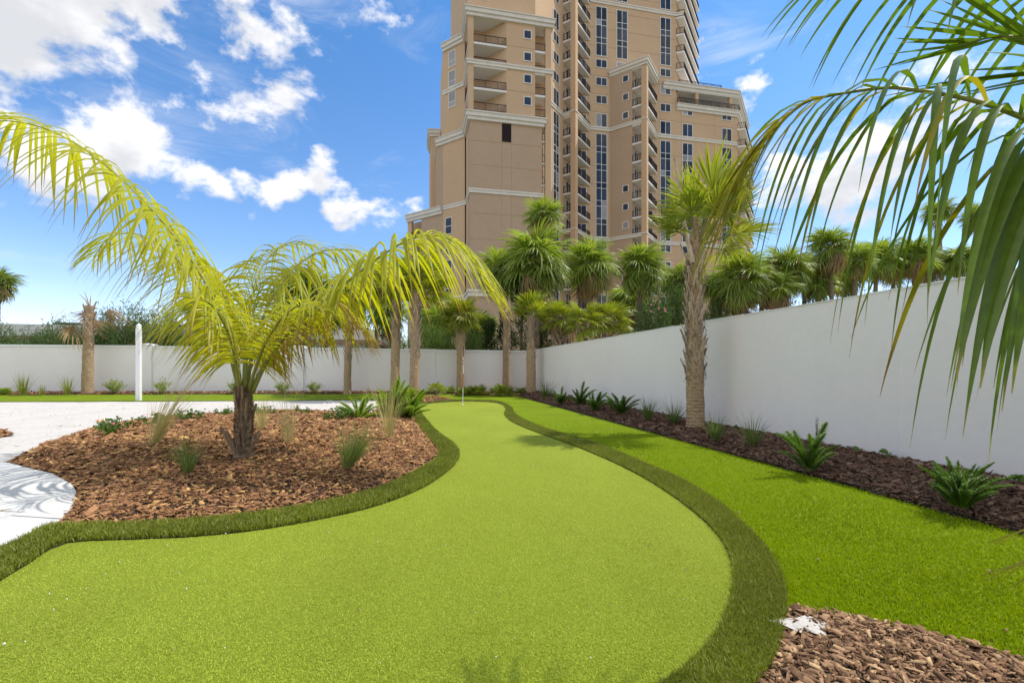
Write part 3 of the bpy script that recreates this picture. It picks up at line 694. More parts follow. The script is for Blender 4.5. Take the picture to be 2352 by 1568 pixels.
    cornice([(-1.8, 73.0), (3.4, 67.8)], big(25.2)); cornice([(1.9, 80), (1.9, 74.2), (3.4, 74)], big(39.6)); cornice([(2.66, 76), (2.66, 68.56)], band(35.2))
    t_line = [(19.2, 65.6), (22.3, 68.7), (23.75, 67.23), (27.8, 71.3), (31.26, 71.3), (35.58, 66.98), (39.9, 71.3), (55.5, 71.3)]
    cornice(t_line, band(41.45)); cornice(t_line, band(23.15)); 
    cornice([(16.2, 62.6), (22.3, 68.7), (23.75, 67.23), (27.8, 71.3), (43.5, 71.3), (44.7, 70.7)], band(62.6))
    cornice([(31.3, 71.3), (35.58, 66.98), (39.9, 71.3)], big(51.0)); cornice([(41.0, 71.25), (55.5, 71.25), (65.3, 81.0)], big(50.5)); cornice([(43.6, 71.28), (55.5, 71.28), (65.3, 81.0)], big(47.0))
    cornice([(6.6, 90), (6.6, 62.6), (16.2, 62.6), (24.9, 71.3), (43.5, 71.3), (52, 79.8)], big(86.3))
    # ---- windows of the tower front
    fr = ((24.9, 71.3), (43.5, 71.3)); off = 24.9
    def column_of(p, upper, full):
        s = p - off; a, b = fr
        if upper:
            strip(a, b, s, 1.85, 53.4, 61.6)
            for z in (63.0, 66.0, 69.0, 72.0, 75.0, 78.0): window(a, b, s, 1.85, z, [2.3])
        if upper and not full: window(a, b, s, 1.85, 51.45, [1.2]); return
        for z in ((51.45, 48.45, 45.45) if upper else (45.3,)): window(a, b, s, 1.85, z, [1.25])
        window(a, b, s, 1.85, 41.6, [2.1]); strip(a, b, s, 1.85, 23.3, 40.6)
        window(a, b, s, 1.85, 21.3, [1.2])
        for z in (17.3, 14.3, 11.3, 8.3, 5.3): window(a, b, s, 1.85, z, [2.3])
    column_of(29.8, True, True); column_of(33.5, True, False); column_of(41.5, True, True); column_of(45.7, False, True); column_of(53.4, False, True)
    # 45 degree wall beside the front block
    a, b = (16.2, 62.6), (22.3, 68.7); s = (20.6 - 16.2) * math.sqrt(2)
    for z, h in ((57.6, 2.1), (53.4, 2.6), (51.2, 1.4), (48.2, 1.4), (45.2, 1.4), (41.6, 2.4), (60.8, 1.4), (63.2, 2.2)): window(a, b, s, 1.7, z, [h])
    strip(a, b, s, 1.7, 23.4, 40.7)
    for z in (20.6, 17.3, 14.3, 11.3, 8.3, 5.3): window(a, b, s, 1.7, z, [2.3])
    # small windows
    for z in (46.0, 43.0, 40.0, 37.0): window((11.55, 60), (15.5, 60), 2.9, .95, z, [1.05], 1)
    a, b = (31.26, 71.3), (34.0, 68.56)
    for z in (48.3, 45.3, 42.3, 30.3, 27.3, 24.3, 15.6, 12.6): window(a, b, 2.75, .85, z, [1.0], 1)
    a, b = (3.5, 67.72), (6.42, 64.8)
    for z in (45.2, 42.3, 39.3): window(a, b, 1.75, 1.15, z, [.75, 1.4], 1, light=True)  # pale panes paint in the reflection on this face
    for z in (21.0, 17.9, 14.8, 11.9, 8.5, 5.5): window(a, b, 1.1, 1.15, z, [1.1, 1.2], 1)
    mb = MB(); mb.box(10.95 - P0, 12.2 - P0, 60.09 - Q0, 60.2 - Q0, 31.8, 34.2); mb.build('louver', m_dark, T)
    window((6.6, 62.6), (16.2, 62.6), 2.4, 1.2, 48.9, [2.0], 1, light=True); window((6.6, 62.6), (16.2, 62.6), 2.4, 1.2, 52.5, [2.0], 1, light=True)
    # stucco control joints: shallow grooves read as thin raised beads
    mb = MB()
    for z in (31.6, 28.4, 22.0, 18.6, 15.4): mb.box(6.66 - P0, 16.49 - P0, 60.135 - Q0, 60.16 - Q0, z - .03, z + .03)
    for p in (10.9, 12.25): mb.box(p - .025 - P0, p + .025 - P0, 60.137 - Q0, 60.16 - Q0, 11.9, 31.5)
    for z in (44.7, 38.7): mb.box(11.56 - P0, 15.49 - P0, 59.985 - Q0, 60.02 - Q0, z - .03, z + .03)
    for z in (63.9, 60.9, 58.0, 55.0, 50.0, 47.0, 44.0, 38.0, 35.0, 32.0, 29.0, 26.0, 20.0): mb.box(24.95 - P0, (55.4 if z < 46 else 43.4) - P0, 71.285 - Q0, 71.31 - Q0, z - .03, z + .03)
    for p in (27.6, 31.0, 40.6, 44.5, 51.0): mb.box(p - P0, p + .04 - P0, 71.287 - Q0, 71.31 - Q0, 2, 46)
    mb.build('control_joint', m_stucco_dk, T)
tower()

def entrance_pavilion():
    c = at(985, 720, 66.0); E = empty('entrance_pavilion', (c.x, c.y, 0), TH, 'small pavilion with a dark red tiled hip roof at the tower foot', 'pavilion')
    mb = MB(); mb.box(-3.0, 2.0, 0, 5, 0, 8.9); mb.build('wall', m_stucco, E)
    mb = MB(); mb.box(-3.4, 2.4, -.4, 5.4, 8.9, 9.5); mb.build('fascia', m_trim, E)
    mb = MB(); mb.add([(-3.5, -.5, 9.5), (2.5, -.5, 9.5), (2.5, 5.5, 9.5), (-3.5, 5.5, 9.5), (.6, 2.5, 12.4), (2.4, 2.5, 12.4)], [(0, 1, 5, 4), (1, 2, 5), (2, 3, 4, 5), (3, 0, 4)])
    rf = mb.build('roof', m_redroof, E)
    for k in range(14):
        x = -3.2 + k * .42; xt = min(max(.6, x + 0.0), 2.4)
        m2 = MB(); m2.tube([(x, -.48, 9.53), (.6 + (x + 3.5) / 6.0 * 1.8, 2.45, 12.40)], .09, 6); m2.build('tile_row', m_redroof, rf)
    for k in range(5):
        m2 = MB(); m2.box(-2.6, 1.6, -.06, 0, 6.6 + k * .35, 6.8 + k * .35); m2.build('louver', m_frame, E)
entrance_pavilion()

# ------------------------------------------------------------------ parking deck, cars, lamps, far tower
def parking_deck():
    p1 = world_pq(-4.5, 56.3); D = empty('parking_deck', p1, TH, 'low white parking deck with a brown stripe behind the back wall', 'parking deck')
    mb = MB(); mb.box(-62, 0, .3, 30, 4.3, 4.6); mb.build('deck_slab', m_garage, D)
    mb = MB(); mb.box(-62, 0, 0, .25, 4.75, 5.95); mb.box(-.25, -.002, .25, 30, 4.75, 5.9); mb.build('parapet', m_garage, D)
    mb = MB(); mb.box(-62, .02, -.03, .22, 4.2, 4.75); mb.box(-.22, .03, .22, 30, 4.2, 4.74); mb.build('stripe', m_band, D)
    mb = MB(); mb.box(-62, -2.0, .5, 1.0, 0, 4.2); mb.build('wall', m_garage, D)
    for k in range(15):
        m2 = MB(); x = -4.0 * k - 3.4
        for j in range(8): m2.box(x - 1.5, x + 1.5, .40, .49, 1.9 + j * .26, 2.04 + j * .26)
        m2.build('louver', m_frame, D)
    mb = MB(); mb.box(-2.0, -.2, .4, .6, 0, 4.2); mb.build('column', m_garage, D)
parking_deck()
def car(name, pos, rz, paint, label, group):
    c = empty(name, pos, rz, label, 'car', group)
    def sec(pts, w): # side outline extruded over the width with a tumblehome
        return pts
    body = [(-2.2, .35), (2.2, .35), (2.25, .75), (2.1, .95), (1.2, 1.02), (-2.15, 1.05), (-2.25, .7)]
    mb = MB(); n = len(body); w = .9
    mb.add([(x, -w, z) for x, z in body] + [(x, w, z) for x, z in body], [tuple(range(n)), tuple(reversed(range(n, 2 * n)))] + [(i, i + n, (i + 1) % n + n, (i + 1) % n) for i in range(n)]); mb.build('body', paint, c)
    lo = [(-2.05, 1.03), (1.15, 1.01)]; hi = [(-1.75, 1.62), (.35, 1.62)]
    mb = MB(); mb.add([(lo[0][0], -.86, 1.03), (lo[1][0], -.86, 1.01), (lo[1][0], .86, 1.01), (lo[0][0], .86, 1.03), (hi[0][0], -.68, 1.6), (hi[1][0], -.68, 1.6), (hi[1][0], .68, 1.6), (hi[0][0], .68, 1.6)],
                      [(0, 1, 5, 4), (1, 2, 6, 5), (2, 3, 7, 6), (3, 0, 4, 7)]); mb.build('window_band', m_carglass, c)
    mb = MB(); mb.prism([(-1.8, -.70), (.38, -.70), (.38, .70), (-1.8, .70)], 1.59, 1.68)
    for x in (-1.8, -.6, .38):
        for s in (-1, 1): mb.beam((x + (-.28 if x < -1 else .7 if x > 0 else .05), s * .87, 1.02), (x, s * .69, 1.62), .07, .07)
    mb.build('roof', paint, c)
    for x in (-1.4, 1.4):
        for s in (-1, 1):
            mb = MB(); mb.tube([(x, s * .7, .34), (x, s * .92, .34)], .34, 14); mb.build('wheel', m_rubber, c)
G = 'cars parked on the deck roof'
def on_deck(u): 
    m = (u - U0) / F; q = 58.4; p = q * (m + .2048) / (1 - .2048 * m); return world_pq(p, q, 4.62)
for u, paint, lab in ((840, m_car, 'black SUV on the deck roof between two palm trunks'), (763, m_car, 'dark car on the deck roof left of the far white tower'), (712, m_car, 'dark car on the deck roof behind the feather palm'),
                      (147, m_car, 'dark car on the deck roof left of the dead palm'), (412, m_car_red, 'dark red car on the deck roof above the oleanders')):
    car('parked_car', on_deck(u), TH + (.0 if u > 500 else 3.14), paint, lab, G)
def deck_lamp(u, label, h):
    o = on_deck(u); o = o + Vector((0, 6, 0)); L = empty('lamp_post', o, 0, label, 'lamp', 'lamp posts on the deck roof')
    mb = MB(); mb.tube([(0, 0, 0), (0, 0, h)], [.09, .06], 8); mb.build('pole', m_chrome, L)
    mb = MB(); mb.beam((-1.6, 0, h), (1.6, 0, h), .07, .07); mb.build('arm', m_chrome, L)
    for s in (-1, 1):
        mb = MB(); mb.box(s * 1.9 - .5, s * 1.9 + .5, -.18, .18, h - .06, h + .08); mb.build('lamp_head', m_chrome, L)
deck_lamp(458, 'thin double-armed lamp post rising above the oleander hedge', 5.4); deck_lamp(117, 'short double-armed lamp post near the left edge of the picture', 2.6)
def far_tower():
    o = at(795, 800, 420); T = empty('far_tower', (o.x, o.y, 0), -.15, 'distant pale apartment tower seen between the palm trunks', 'tower')
    mb = MB(); mb.box(-9, 12, 0, 12, 0, 50); mb.box(-15, -9, 2, 12, 0, 42); mb.box(-3, 6, 3, 10, 50, 53); mb.build('wall', m_far, T)
    sl = MB(); sl.box(-8.6, 12.6, -1.6, -.02, 0, .5); me = sl.mesh('balcony', m_far); wl = MB(); wl.box(-1.2, 1.2, -.06, .0, 0, 1.8); wm = wl.mesh('window', m_glass)
    for k in range(14):
        put('balcony', me, T, (0, 0, 5 + k * 3.2))
        for j in range(6): put('window', wm, T, (-6.6 + j * 3.4, 0, 5.9 + k * 3.2))
        if k < 11: put('window', wm, T, (-12, 2, 5.9 + k * 3.2))
far_tower()
# ------------------------------------------------------------------ fan palms
def fan_mesh(name, seed, nseg=26, arc=128, petiole=.45, droop=.55, mats=None, tuck=0.0, split=.42, ragged=.0):
    """one fan leaf, unit length, stalk along +Y, upper side +Z"""
    r = random.Random(seed); mb = MB(); h = petiole
    def rib(y): return Vector((0, y, -droop * .25 * y * y))
    mb.tube([rib(h * k / 4) for k in range(5)], [.016, .013, .011, .010, .009], 4, mi=0, ts=[0] * 5)
    B = 1.0 - petiole; hs = rib(h); dphi = math.radians(2 * arc / nseg)
    for i in range(nseg):
        ph = math.radians(-arc + 2 * arc * (i + .5) / nseg) + r.uniform(-.05, .05)
        ln = B * (.74 + .30 * math.cos(ph * .55)) * r.uniform(.86, 1.08); dr = droop * r.uniform(.7, 1.4); rag = r.random() < ragged
        if rag: ln *= r.uniform(.45, .75)
        d = Vector((math.sin(ph), math.cos(ph), 0)); n = Vector((d.y, -d.x, 0))
        vs = []; ts = []; st = (0.02, split, .72, 1.0); root = hs + Vector((0, .06 * math.cos(ph), 0)) * (1 if abs(ph) < 1 else .4)
        wmax = ln * split * dphi * .52
        for k, s in enumerate(st):
            a = s * ln; z = -dr * a * a * 1.5 + .10 * a - tuck * abs(d.x) * a; p = root + d * a * (1 - .18 * dr * s * s) + Vector((0, 0, z)) + n * r.uniform(-.012, .012) * s
            w = (0.004, wmax, wmax * .62, .0012)[k]; fz = w * .55
            if k == 3: vs.append(p); ts.append(1.0)
            else: vs += [p - n * w - Vector((0, 0, fz)), p + Vector((0, 0, fz * .4)), p + n * w - Vector((0, 0, fz))]; ts += [s * .8] * 3
        fs = [(0, 1, 4, 3), (1, 2, 5, 4), (3, 4, 7, 6), (4, 5, 8, 7), (6, 7, 9), (7, 8, 9)]
        mb.add(vs, fs, 1, ts)
    return mb.mesh(name, mats or [m_petiole, m_fan])
FANS = [fan_mesh('frond', 10 + k, 30, 125 + 5 * k, .34, .45 + .18 * (k % 3)) for k in range(5)]
FANS_Y = [fan_mesh('frond', 40 + k, 24, 118, .40, .28 + .12 * k, [m_petiole, m_fan_young], split=.5) for k in range(4)]
FANS_D = [fan_mesh('frond', 60 + k, 18, 80, .45, 1.3, [m_stem, m_fan_dead], tuck=.5, ragged=.3) for k in range(2)]
FANS_N = [fan_mesh('frond', 80 + k, 30, 108, .50, .22 + .12 * k, [m_petiole, m_fan_young], split=.5) for k in range(4)]

def fan_crown(root, z, R, n, seed, fans, lo=-50, hi=86, dead=0.06, x=0, y=0, power=.85, az=None, old=None):
    r = random.Random(seed)
    for i in range(n):
        t = (i + .5) / n; el = math.radians(hi + (lo - hi) * t ** power + r.uniform(-7, 7)); a = i * 2.39996 + r.uniform(-.25, .25) if az is None else az[0] + (az[1] - az[0]) * r.random()
        me = r.choice(fans)
        if el < math.radians(-20) and r.random() < dead * 4: me = r.choice(FANS_D)
        s = R * r.uniform(.84, 1.12) * (0.80 if t < .12 else 1)
        Mx = Matrix.Translation((x + .06 * math.cos(a), y + .06 * math.sin(a), z - .25 * R * t * .5)) @ Matrix.Rotation(a - math.pi / 2, 4, 'Z') @ Matrix.Rotation(el, 4, 'X') @ Matrix.Rotation(r.uniform(-.35, .35), 4, 'Y') @ Matrix.Diagonal((s, s, s, 1))
        putm('frond', me, root, Mx)
def boot_mesh(seed, w=.17, L=.42, out=.16):
    r = random.Random(seed); mb = MB(); k = L
    def slab(p, q, w0, w1, t0, t1):
        p = Vector(p); q = Vector(q)
        mb.add([p + Vector((-w0, 0, 0)), p + Vector((w0, 0, 0)), p + Vector((w0, -t0, 0)), p + Vector((-w0, -t0, 0)), q + Vector((-w1, 0, 0)), q + Vector((w1, 0, 0)), q + Vector((w1, -t1, 0)), q + Vector((-w1, -t1, 0))],
               [(0, 1, 2, 3), (7, 6, 5, 4), (0, 4, 5, 1), (1, 5, 6, 2), (2, 6, 7, 3), (3, 7, 4, 0)])
    m = k * r.uniform(.40, .5)
    for s in (-1, 1): slab((s * w * .75, .0, -.04), (s * w * .20, out * .35, m), w * .30, w * .27, .03, .025)
    slab((0, out * .33, m - .02), (r.uniform(-.03, .03), out, k), w * .46, w * .30, .035, .03)
    return mb.mesh('boot', m_boot)
BOOTS = [boot_mesh(k, .17 + .02 * (k % 2), .36 + .05 * k, .10 + .04 * k) for k in range(4)]
def trunk_mesh(name, pts, rads, seed, mat, sides=14, rings=None, ring_h=.07, amp=.02):
    r = random.Random(seed); P = smooth_line([tuple(p) for p in pts], 10); n = len(P); R = np.interp(np.linspace(0, 1, n), np.linspace(0, 1, len(rads)), rads)
    L = sum((Vector(P[i + 1]) - Vector(P[i])).length for i in range(n - 1)); k = int(min(rings or 90, L / ring_h * 2)) + 2
    idx = np.linspace(0, n - 1, k); Q = np.array(P); QQ = np.c_[[np.interp(idx, range(n), Q[:, j]) for j in range(3)]].T; RR = np.interp(idx, range(n), R)
    ph = [r.uniform(0, 6.28) for _ in range(5)]
    rad = []
    for i in range(k):
        base = RR[i] * (1 + (amp if i % 2 else -amp)) 
        rad.append((lambda b, i: (lambda a: b * (1 + .025 * math.sin(3 * a + ph[0] + i * .21) + .018 * math.sin(7 * a + ph[1] - i * .6) + r.uniform(-.012, .012))))(base, i))
    mb = MB(); mb.tube([Vector(q) for q in QQ], rad, sides); return mb.mesh(name, mat, smooth=False)

def garden_palm(u, vb, Y, z_smooth, z_boot, r0, r1, label, seed, nboot, crown, lean=0.0, zb=0.0):
    b = gr(u, vb) if Y is None else ((u - U0) / F * Y, Y)
    root = empty('fan_palm', (b[0], b[1], zb), 0, label, 'palm tree', 'fan palms planted inside the garden walls')
    ztop = z_boot - zb; pts = [(0, 0, -.15), (lean * .2, 0, ztop * .3), (lean * .6, 0, ztop * .65), (lean, 0, ztop)]
    put('trunk', trunk_mesh('trunk', pts, [r0 * 1.08, r0, r0 * .96, r1, r1 * .9], seed, m_trunk, 16, 110), root)
    r = random.Random(seed)
    zs = z_smooth - zb
    for i in range(nboot):
        t = i / nboot; z = zs + (ztop - zs) * t; a = i * 2.39996 + r.uniform(-.2, .2); rr_ = r0 + (r1 - r0) * (z / ztop); x = lean * (z / ztop)
        s = r.uniform(.65, .95) * (r0 / .22) ** .5
        Mx = Matrix.Translation((x + math.cos(a) * rr_ * .93, math.sin(a) * rr_ * .93, z - .06)) @ Matrix.Rotation(a - math.pi / 2, 4, 'Z') @ Matrix.Rotation(-r.uniform(-.05, .18), 4, 'X') @ Matrix.Diagonal((s * rr_ / .24, s * .75, s, 1))
        putm('boot', r.choice(BOOTS), root, Mx)
    crown(root, lean, ztop, r)
    return root
def crown_dead(root, x, z, r):
    for a, el, s in ((.1, -25, 1.5), (3.5, -62, 1.7), (2.4, -40, 1.1), (5.6, -50, 1.2)):
        putm('frond', FANS_D[0] if a < 1 else FANS_D[1], root, Matrix.Translation((x, 0, z - .1 - (.35 if a > 3 else 0))) @ Matrix.Rotation(a - math.pi / 2, 4, 'Z') @ Matrix.Rotation(math.radians(el + 20), 4, 'X') @ Matrix.Rotation(.9, 4, 'Y') @ Matrix.Diagonal((s, s, s, 1)))
    for dx, dy, h in ((-.28, 0, .75), (-.62, .1, .62), (.06, 0, .55)):
        mb = MB(); mb.tube([(x, 0, z - .15), (x + dx * .5, dy, z + h * .5), (x + dx, dy, z + h)], [.035, .025, .008], 5); mb.build('leaf_stalk', m_boot, root)
def crown_upright(n, R, lo, hi, fans=None, dead=0.02, power=.9):
    def f(root, x, z, r): fan_crown(root, z - .05, R, n, r.randint(0, 999), fans or FANS_Y, lo, hi, dead, x, 0, power)
    return f
def crown_frayed(root, x, z, r):
    for i in range(12):
        a = i * 2.4; mb = MB(); h = r.uniform(.25, .55); o = r.uniform(.10, .42)
        mb.tube([(x, 0, z - .15), (x + math.cos(a) * o * .4, math.sin(a) * o * .4, z + h * .5), (x + math.cos(a) * o, math.sin(a) * o, z + h * r.uniform(.7, 1))], [.045, .035, .010], 5); mb.build('leaf_stalk', m_boot, root)
    fan_crown(root, z, .55, 4, 5, FANS_D, 0, 60, 0, x)

garden_palm(201, 905, 23.1, 2.9, 4.5, .235, .19, 'dead fan palm with drooping straw leaves left of the white post', 31, 22, crown_dead, .12)
garden_palm(798, 905, 23.4, 1.7, 3.75, .185, .14, 'slim fan palm with a small upright tuft right of the feather palm', 32, 34, crown_upright(9, 1.15, 55, 88), .06)
garden_palm(907, 907, 22.6, 2.45, 5.0, .225, .185, 'stout fan palm, left one of the pair behind the foxtail ferns', 33, 46, crown_upright(24, 2.4, 5, 86, dead=.1), .10)
garden_palm(951, 915, 19.9, 1.78, 4.75, .205, .165, 'stout fan palm, right one of the pair behind the foxtail ferns', 34, 52, crown_upright(22, 2.1, 10, 86, dead=.1), .12, .05)
garden_palm(1058, 902, 24.0, 2.76, 4.15, .21, .24, 'fan palm with narrow dense crown and hanging dead skirt behind the golf flag', 35, 30, crown_upright(34, 1.25, -35, 88), .0)
garden_palm(1163, 899, 23.9, 2.13, 4.05, .20, .17, 'fan palm with a frayed brown top and no green leaves', 36, 30, crown_frayed, .02)
garden_palm(1220, 907, 22.5, 1.36, 3.93, .23, .16, 'fan palm with upright green tuft in the corner of the walls', 37, 40, crown_upright(13, 1.45, 30, 88), -.02)

def near_palm():
    b = gr(1597, 996); root = garden_palm(1597, 996, None, 1.17, 3.55, .168, .125, 'large fan palm with latticed trunk standing against the right white wall', 41, 66, lambda *a: None, -.03, .05)
    r = random.Random(77); x = -.03; z = 3.60
    mb = MB()
    for i in range(260):
        a = r.uniform(0, 6.28); zz = r.uniform(1.0, 3.7); q = .165
        mb.tube([(math.cos(a) * q, math.sin(a) * q, zz), (math.cos(a + .2) * (q + .03), math.sin(a + .2) * (q + .03), zz + r.uniform(-.12, .05)), (math.cos(a + .35) * (q + r.uniform(.02, .08)), math.sin(a + .35) * (q + .05), zz - r.uniform(.0, .2))], .0035, 3)
    mb.build('fiber', m_fiber, root)
    put('spear', trunk_mesh('spear', [(x, 0, 3.4), (x + .02, 0, 3.9), (x + .06, 0, 4.3)], [.15, .10, .05], 3, m_trunk, 10), root)
    spec = [(0, 72, 2.15), (40, 66, 2.1), (-60, 70, 2.2), (-30, 60, 2.1), (180, 80, 2.1), (90, 75, 2.1), (20, 50, 2.0), (-20, 44, 1.9), (-80, 52, 1.8), (10, 28, 1.7), (150, 62, 1.7), (190, 46, 1.45), (215, 30, 1.25), (240, 62, 1.7), (60, 46, 1.9), (-45, 12, 1.7), (25, 5, 1.6)]
    for a, el, s in spec:
        s *= r.uniform(.80, .98) * .88; a = math.radians(a) + r.uniform(-.12, .12)
        putm('frond', r.choice(FANS_N), root, Matrix.Translation((x + .06 + .05 * math.cos(a), .05 * math.sin(a), z + .1)) @ Matrix.Rotation(a - math.pi / 2, 4, 'Z') @ Matrix.Rotation(math.radians(el + r.uniform(-6, 6)), 4, 'X') @ Matrix.Rotation(r.uniform(-.5, .5), 4, 'Y') @ Matrix.Diagonal((s, s, s, 1)))
    mb = MB(); mb.tube([(-.10, -.12, 3.35), (-.26, -.16, 3.95), (-.40, -.2, 4.85), (-.50, -.22, 5.4)], [.06, .040, .03, .015], 6); mb.build('leaf_stalk', m_boot, root)
near_palm()

def far_palm(u, v, Y, R, label, seed, tr=.19, n=40, lo=-55, fans=None, group='palms rising beyond the garden walls', lean=0.0, boots=True, power=.8):
    c = at(u, v, Y); root = empty('fan_palm', (c.x, c.y, 0), 0, label, 'palm tree', group); zc = c.z - .1
    put('trunk', trunk_mesh('trunk', [(-lean, 0, -.1), (-lean * .6, 0, zc * .4), (-lean * .2, 0, zc * .75), (0, 0, zc)], [tr * 1.15, tr, tr * .95, tr * .9], seed, m_trunk_dk, 10, 40, .2, .03), root)
    if boots:
        r = random.Random(seed); mb = MB()
        for i in range(42):
            z = zc - .1 - 1.35 * (i / 42) ; a = i * 2.4; q = tr * (1.0 + .55 * (1 - i / 42)); mb.beam((math.cos(a) * q * .8, math.sin(a) * q * .8, z - .18), (math.cos(a) * (q + .14), math.sin(a) * (q + .14), z + .12), .12, .05)
        mb.build('boots', m_boot, root)
    fan_crown(root, zc, R, n, seed, fans or FANS, lo, 84, .04 + .05 * (seed % 4), 0, 0, power)
    return root
FP = [
 (1150, 615, 30, 1.75, 'fan palm in front of the tower, leftmost right of the long yellow frond', .22),
 (1232, 590, 28, 1.85, 'large round fan palm just below the tallest palm before the tower', .24),
 (1246, 492, 35, 1.75, 'tallest ragged fan palm before the tower with its crown halfway up', .2),
 (1353, 600, 30, 1.70, 'round fan palm directly before the tower balconies above the young palms', .25),
 (1470, 606, 31, 1.55, 'round fan palm on a slim dark trunk right of the young palms', .2),
 (1562, 640, 33, 1.55, 'fan palm half hidden left of the latticed palm trunk', .2),
 (1652, 650, 32, 1.35, 'fan palm crown just right of the latticed palm trunk', .2),
 (1706, 628, 30, 1.55, 'fan palm at the right corner of the tower', .22),
 (1752, 640, 34, 1.45, 'fan palm just right of the tower under hanging yellow leaflets', .22),
 (1806, 608, 31, 1.45, 'bushy fan palm standing left of the tall row beyond the right wall', .2),
 (1848, 612, 36, 1.45, 'fan palm behind the bushy one beyond the right wall', .2),
 (1906, 560, 32, 1.50, 'tall round fan palm beyond the middle of the right wall', .18),
 (1962, 592, 36, 1.50, 'fan palm right of the tall round one beyond the right wall', .2),
 (2012, 585, 38, 1.45, 'fan palm between hanging green leaflets beyond the right wall', .2),
 (2098, 578, 38, 1.45, 'fan palm left of the leaning slim palms at the right', .2),
 (2128, 600, 42, 1.45, 'lower fan palm behind the leaning slim palms at the right', .2),
 (2200, 590, 40, 1.45, 'low fan palm between the two slim tall palms at the right', .18),
 (862, 652, 33, 1.35, 'slim palm with thin trunk against the sky left of the stout pair', .18),
 (808, 672, 31, 1.70, 'dark fan palm behind the slim tufted garden palm', .22),
 (706, 668, 30, 1.65, 'dark fan palm behind the right part of the feather palm', .22),
 (748, 705, 34, 1.35, 'lower dark fan palm behind the drooping brown frond', .18),
 (672, 700, 33, 1.35, 'dark fan palm behind the middle of the feather palm', .18),
 (892, 712, 30, 1.25, 'dark bushy fan palm left of the stout pair above the wall', .18),
 (455, 700, 36, 1.2, 'dark fan palm behind the long left frond', .18),
 (-4, 640, 31, 1.12, 'dark fan palm cut by the left picture edge', .2),
 (1008, 738, 30, 1.3, 'dark low fan palm beside the red roofed pavilion', .18),
 (1100, 745, 32, 1.2, 'small dark fan palm behind the frayed garden palm', .18),
 (1778, 655, 30, 1.2, 'low fan palm filling the gap right of the tower corner', .18),
 (1880, 640, 33, 1.2, 'low fan palm filling the gap before the tall round palm', .18),
 (1938, 632, 40, 1.5, 'far fan palm low between two taller ones beyond the right wall', .18),
 (2052, 610, 44, 1.6, 'far fan palm behind the hanging green leaflets', .18),
 (1440, 690, 36, 1.5, 'dark fan palm behind the young palms near the tower foot', .18),
]
for k, (u, v, Y, R, lab, tr) in enumerate(FP):
    far_palm(u, v, Y, R * (1.1 if k == 2 else 1.18 + .06 * ((k * 5) % 6)), lab, 200 + k, tr * .8, lean=((k * 37) % 11 - 5) * .07, n=28 if k == 2 else 32 + (k * 7) % 15, lo=-40 if k == 2 else -62)
far_palm(2156, 482, 46, 1.75, 'slim tall palm leaning left, left one of two at the right edge', 301, .17, 26, -45, lean=-.9, boots=False)
far_palm(2244, 492, 44, 1.65, 'slim tall palm with shaggy dark trunk, right one of two at the right edge', 302, .2, 26, -45, lean=.6, boots=True)
for k, (u, v, Y, R, lab) in enumerate([(1285, 722, 22.5, 1.15, 'young fan palm over the right wall, left one of three'), (1346, 735, 21.0, 1.2, 'young fan palm over the right wall, middle one of three'), (1402, 728, 21.5, 1.15, 'young fan palm over the right wall, right one of three')]):
    far_palm(u, v, Y, R, lab, 330 + k, .22, 30, -35, FANS_Y, 'young fan palms behind the right wall')

# ------------------------------------------------------------------ feather palms
def leaflet(mb, base, d, up, L, W, droop, nseg, r, fold=.35, mi=0, twist=0.0, three=True, kink=None):
    p = Vector(base); d = d.normalized(); seg = L / nseg; vs = []; ts = []; fs = []
    side = d.cross(up)
    if side.length < 1e-3: side = d.cross(Vector((1, 0, 0)))
    side.normalize(); k = 3 if three else 2
    for i in range(nseg + 1):
        t = i / nseg; w = W * .5 * (min(1, .35 + 3.2 * t) if t < .2 else (1 - ((t - .2) / .8) ** 1.7)) if i < nseg else W * .02
        s = (side - d * side.dot(d)).normalized(); n = s.cross(d)
        if three: vs += [p - s * w - n * (w * fold), p + n * (w * fold * .3), p + s * w - n * (w * fold)]
        else: vs += [p - s * w, p + s * w]
        ts += [t] * k
        if i:
            b = (i - 1) * k
            for j in range(k - 1): fs.append((b + j, b + j + 1, b + k + j + 1, b + k + j))
        g = droop * (1 + (4 if kink and abs(t - kink) < .6 / nseg else 0))
        d = (d + Vector((0, 0, -1)) * (g * seg / .15 * (1 - .85 * max(0, -d.z)))).normalized()
        if twist: side = Matrix.Rotation(twist / nseg, 3, d) @ side
        p = p + d * seg
    mb.add(vs, fs, mi, ts)
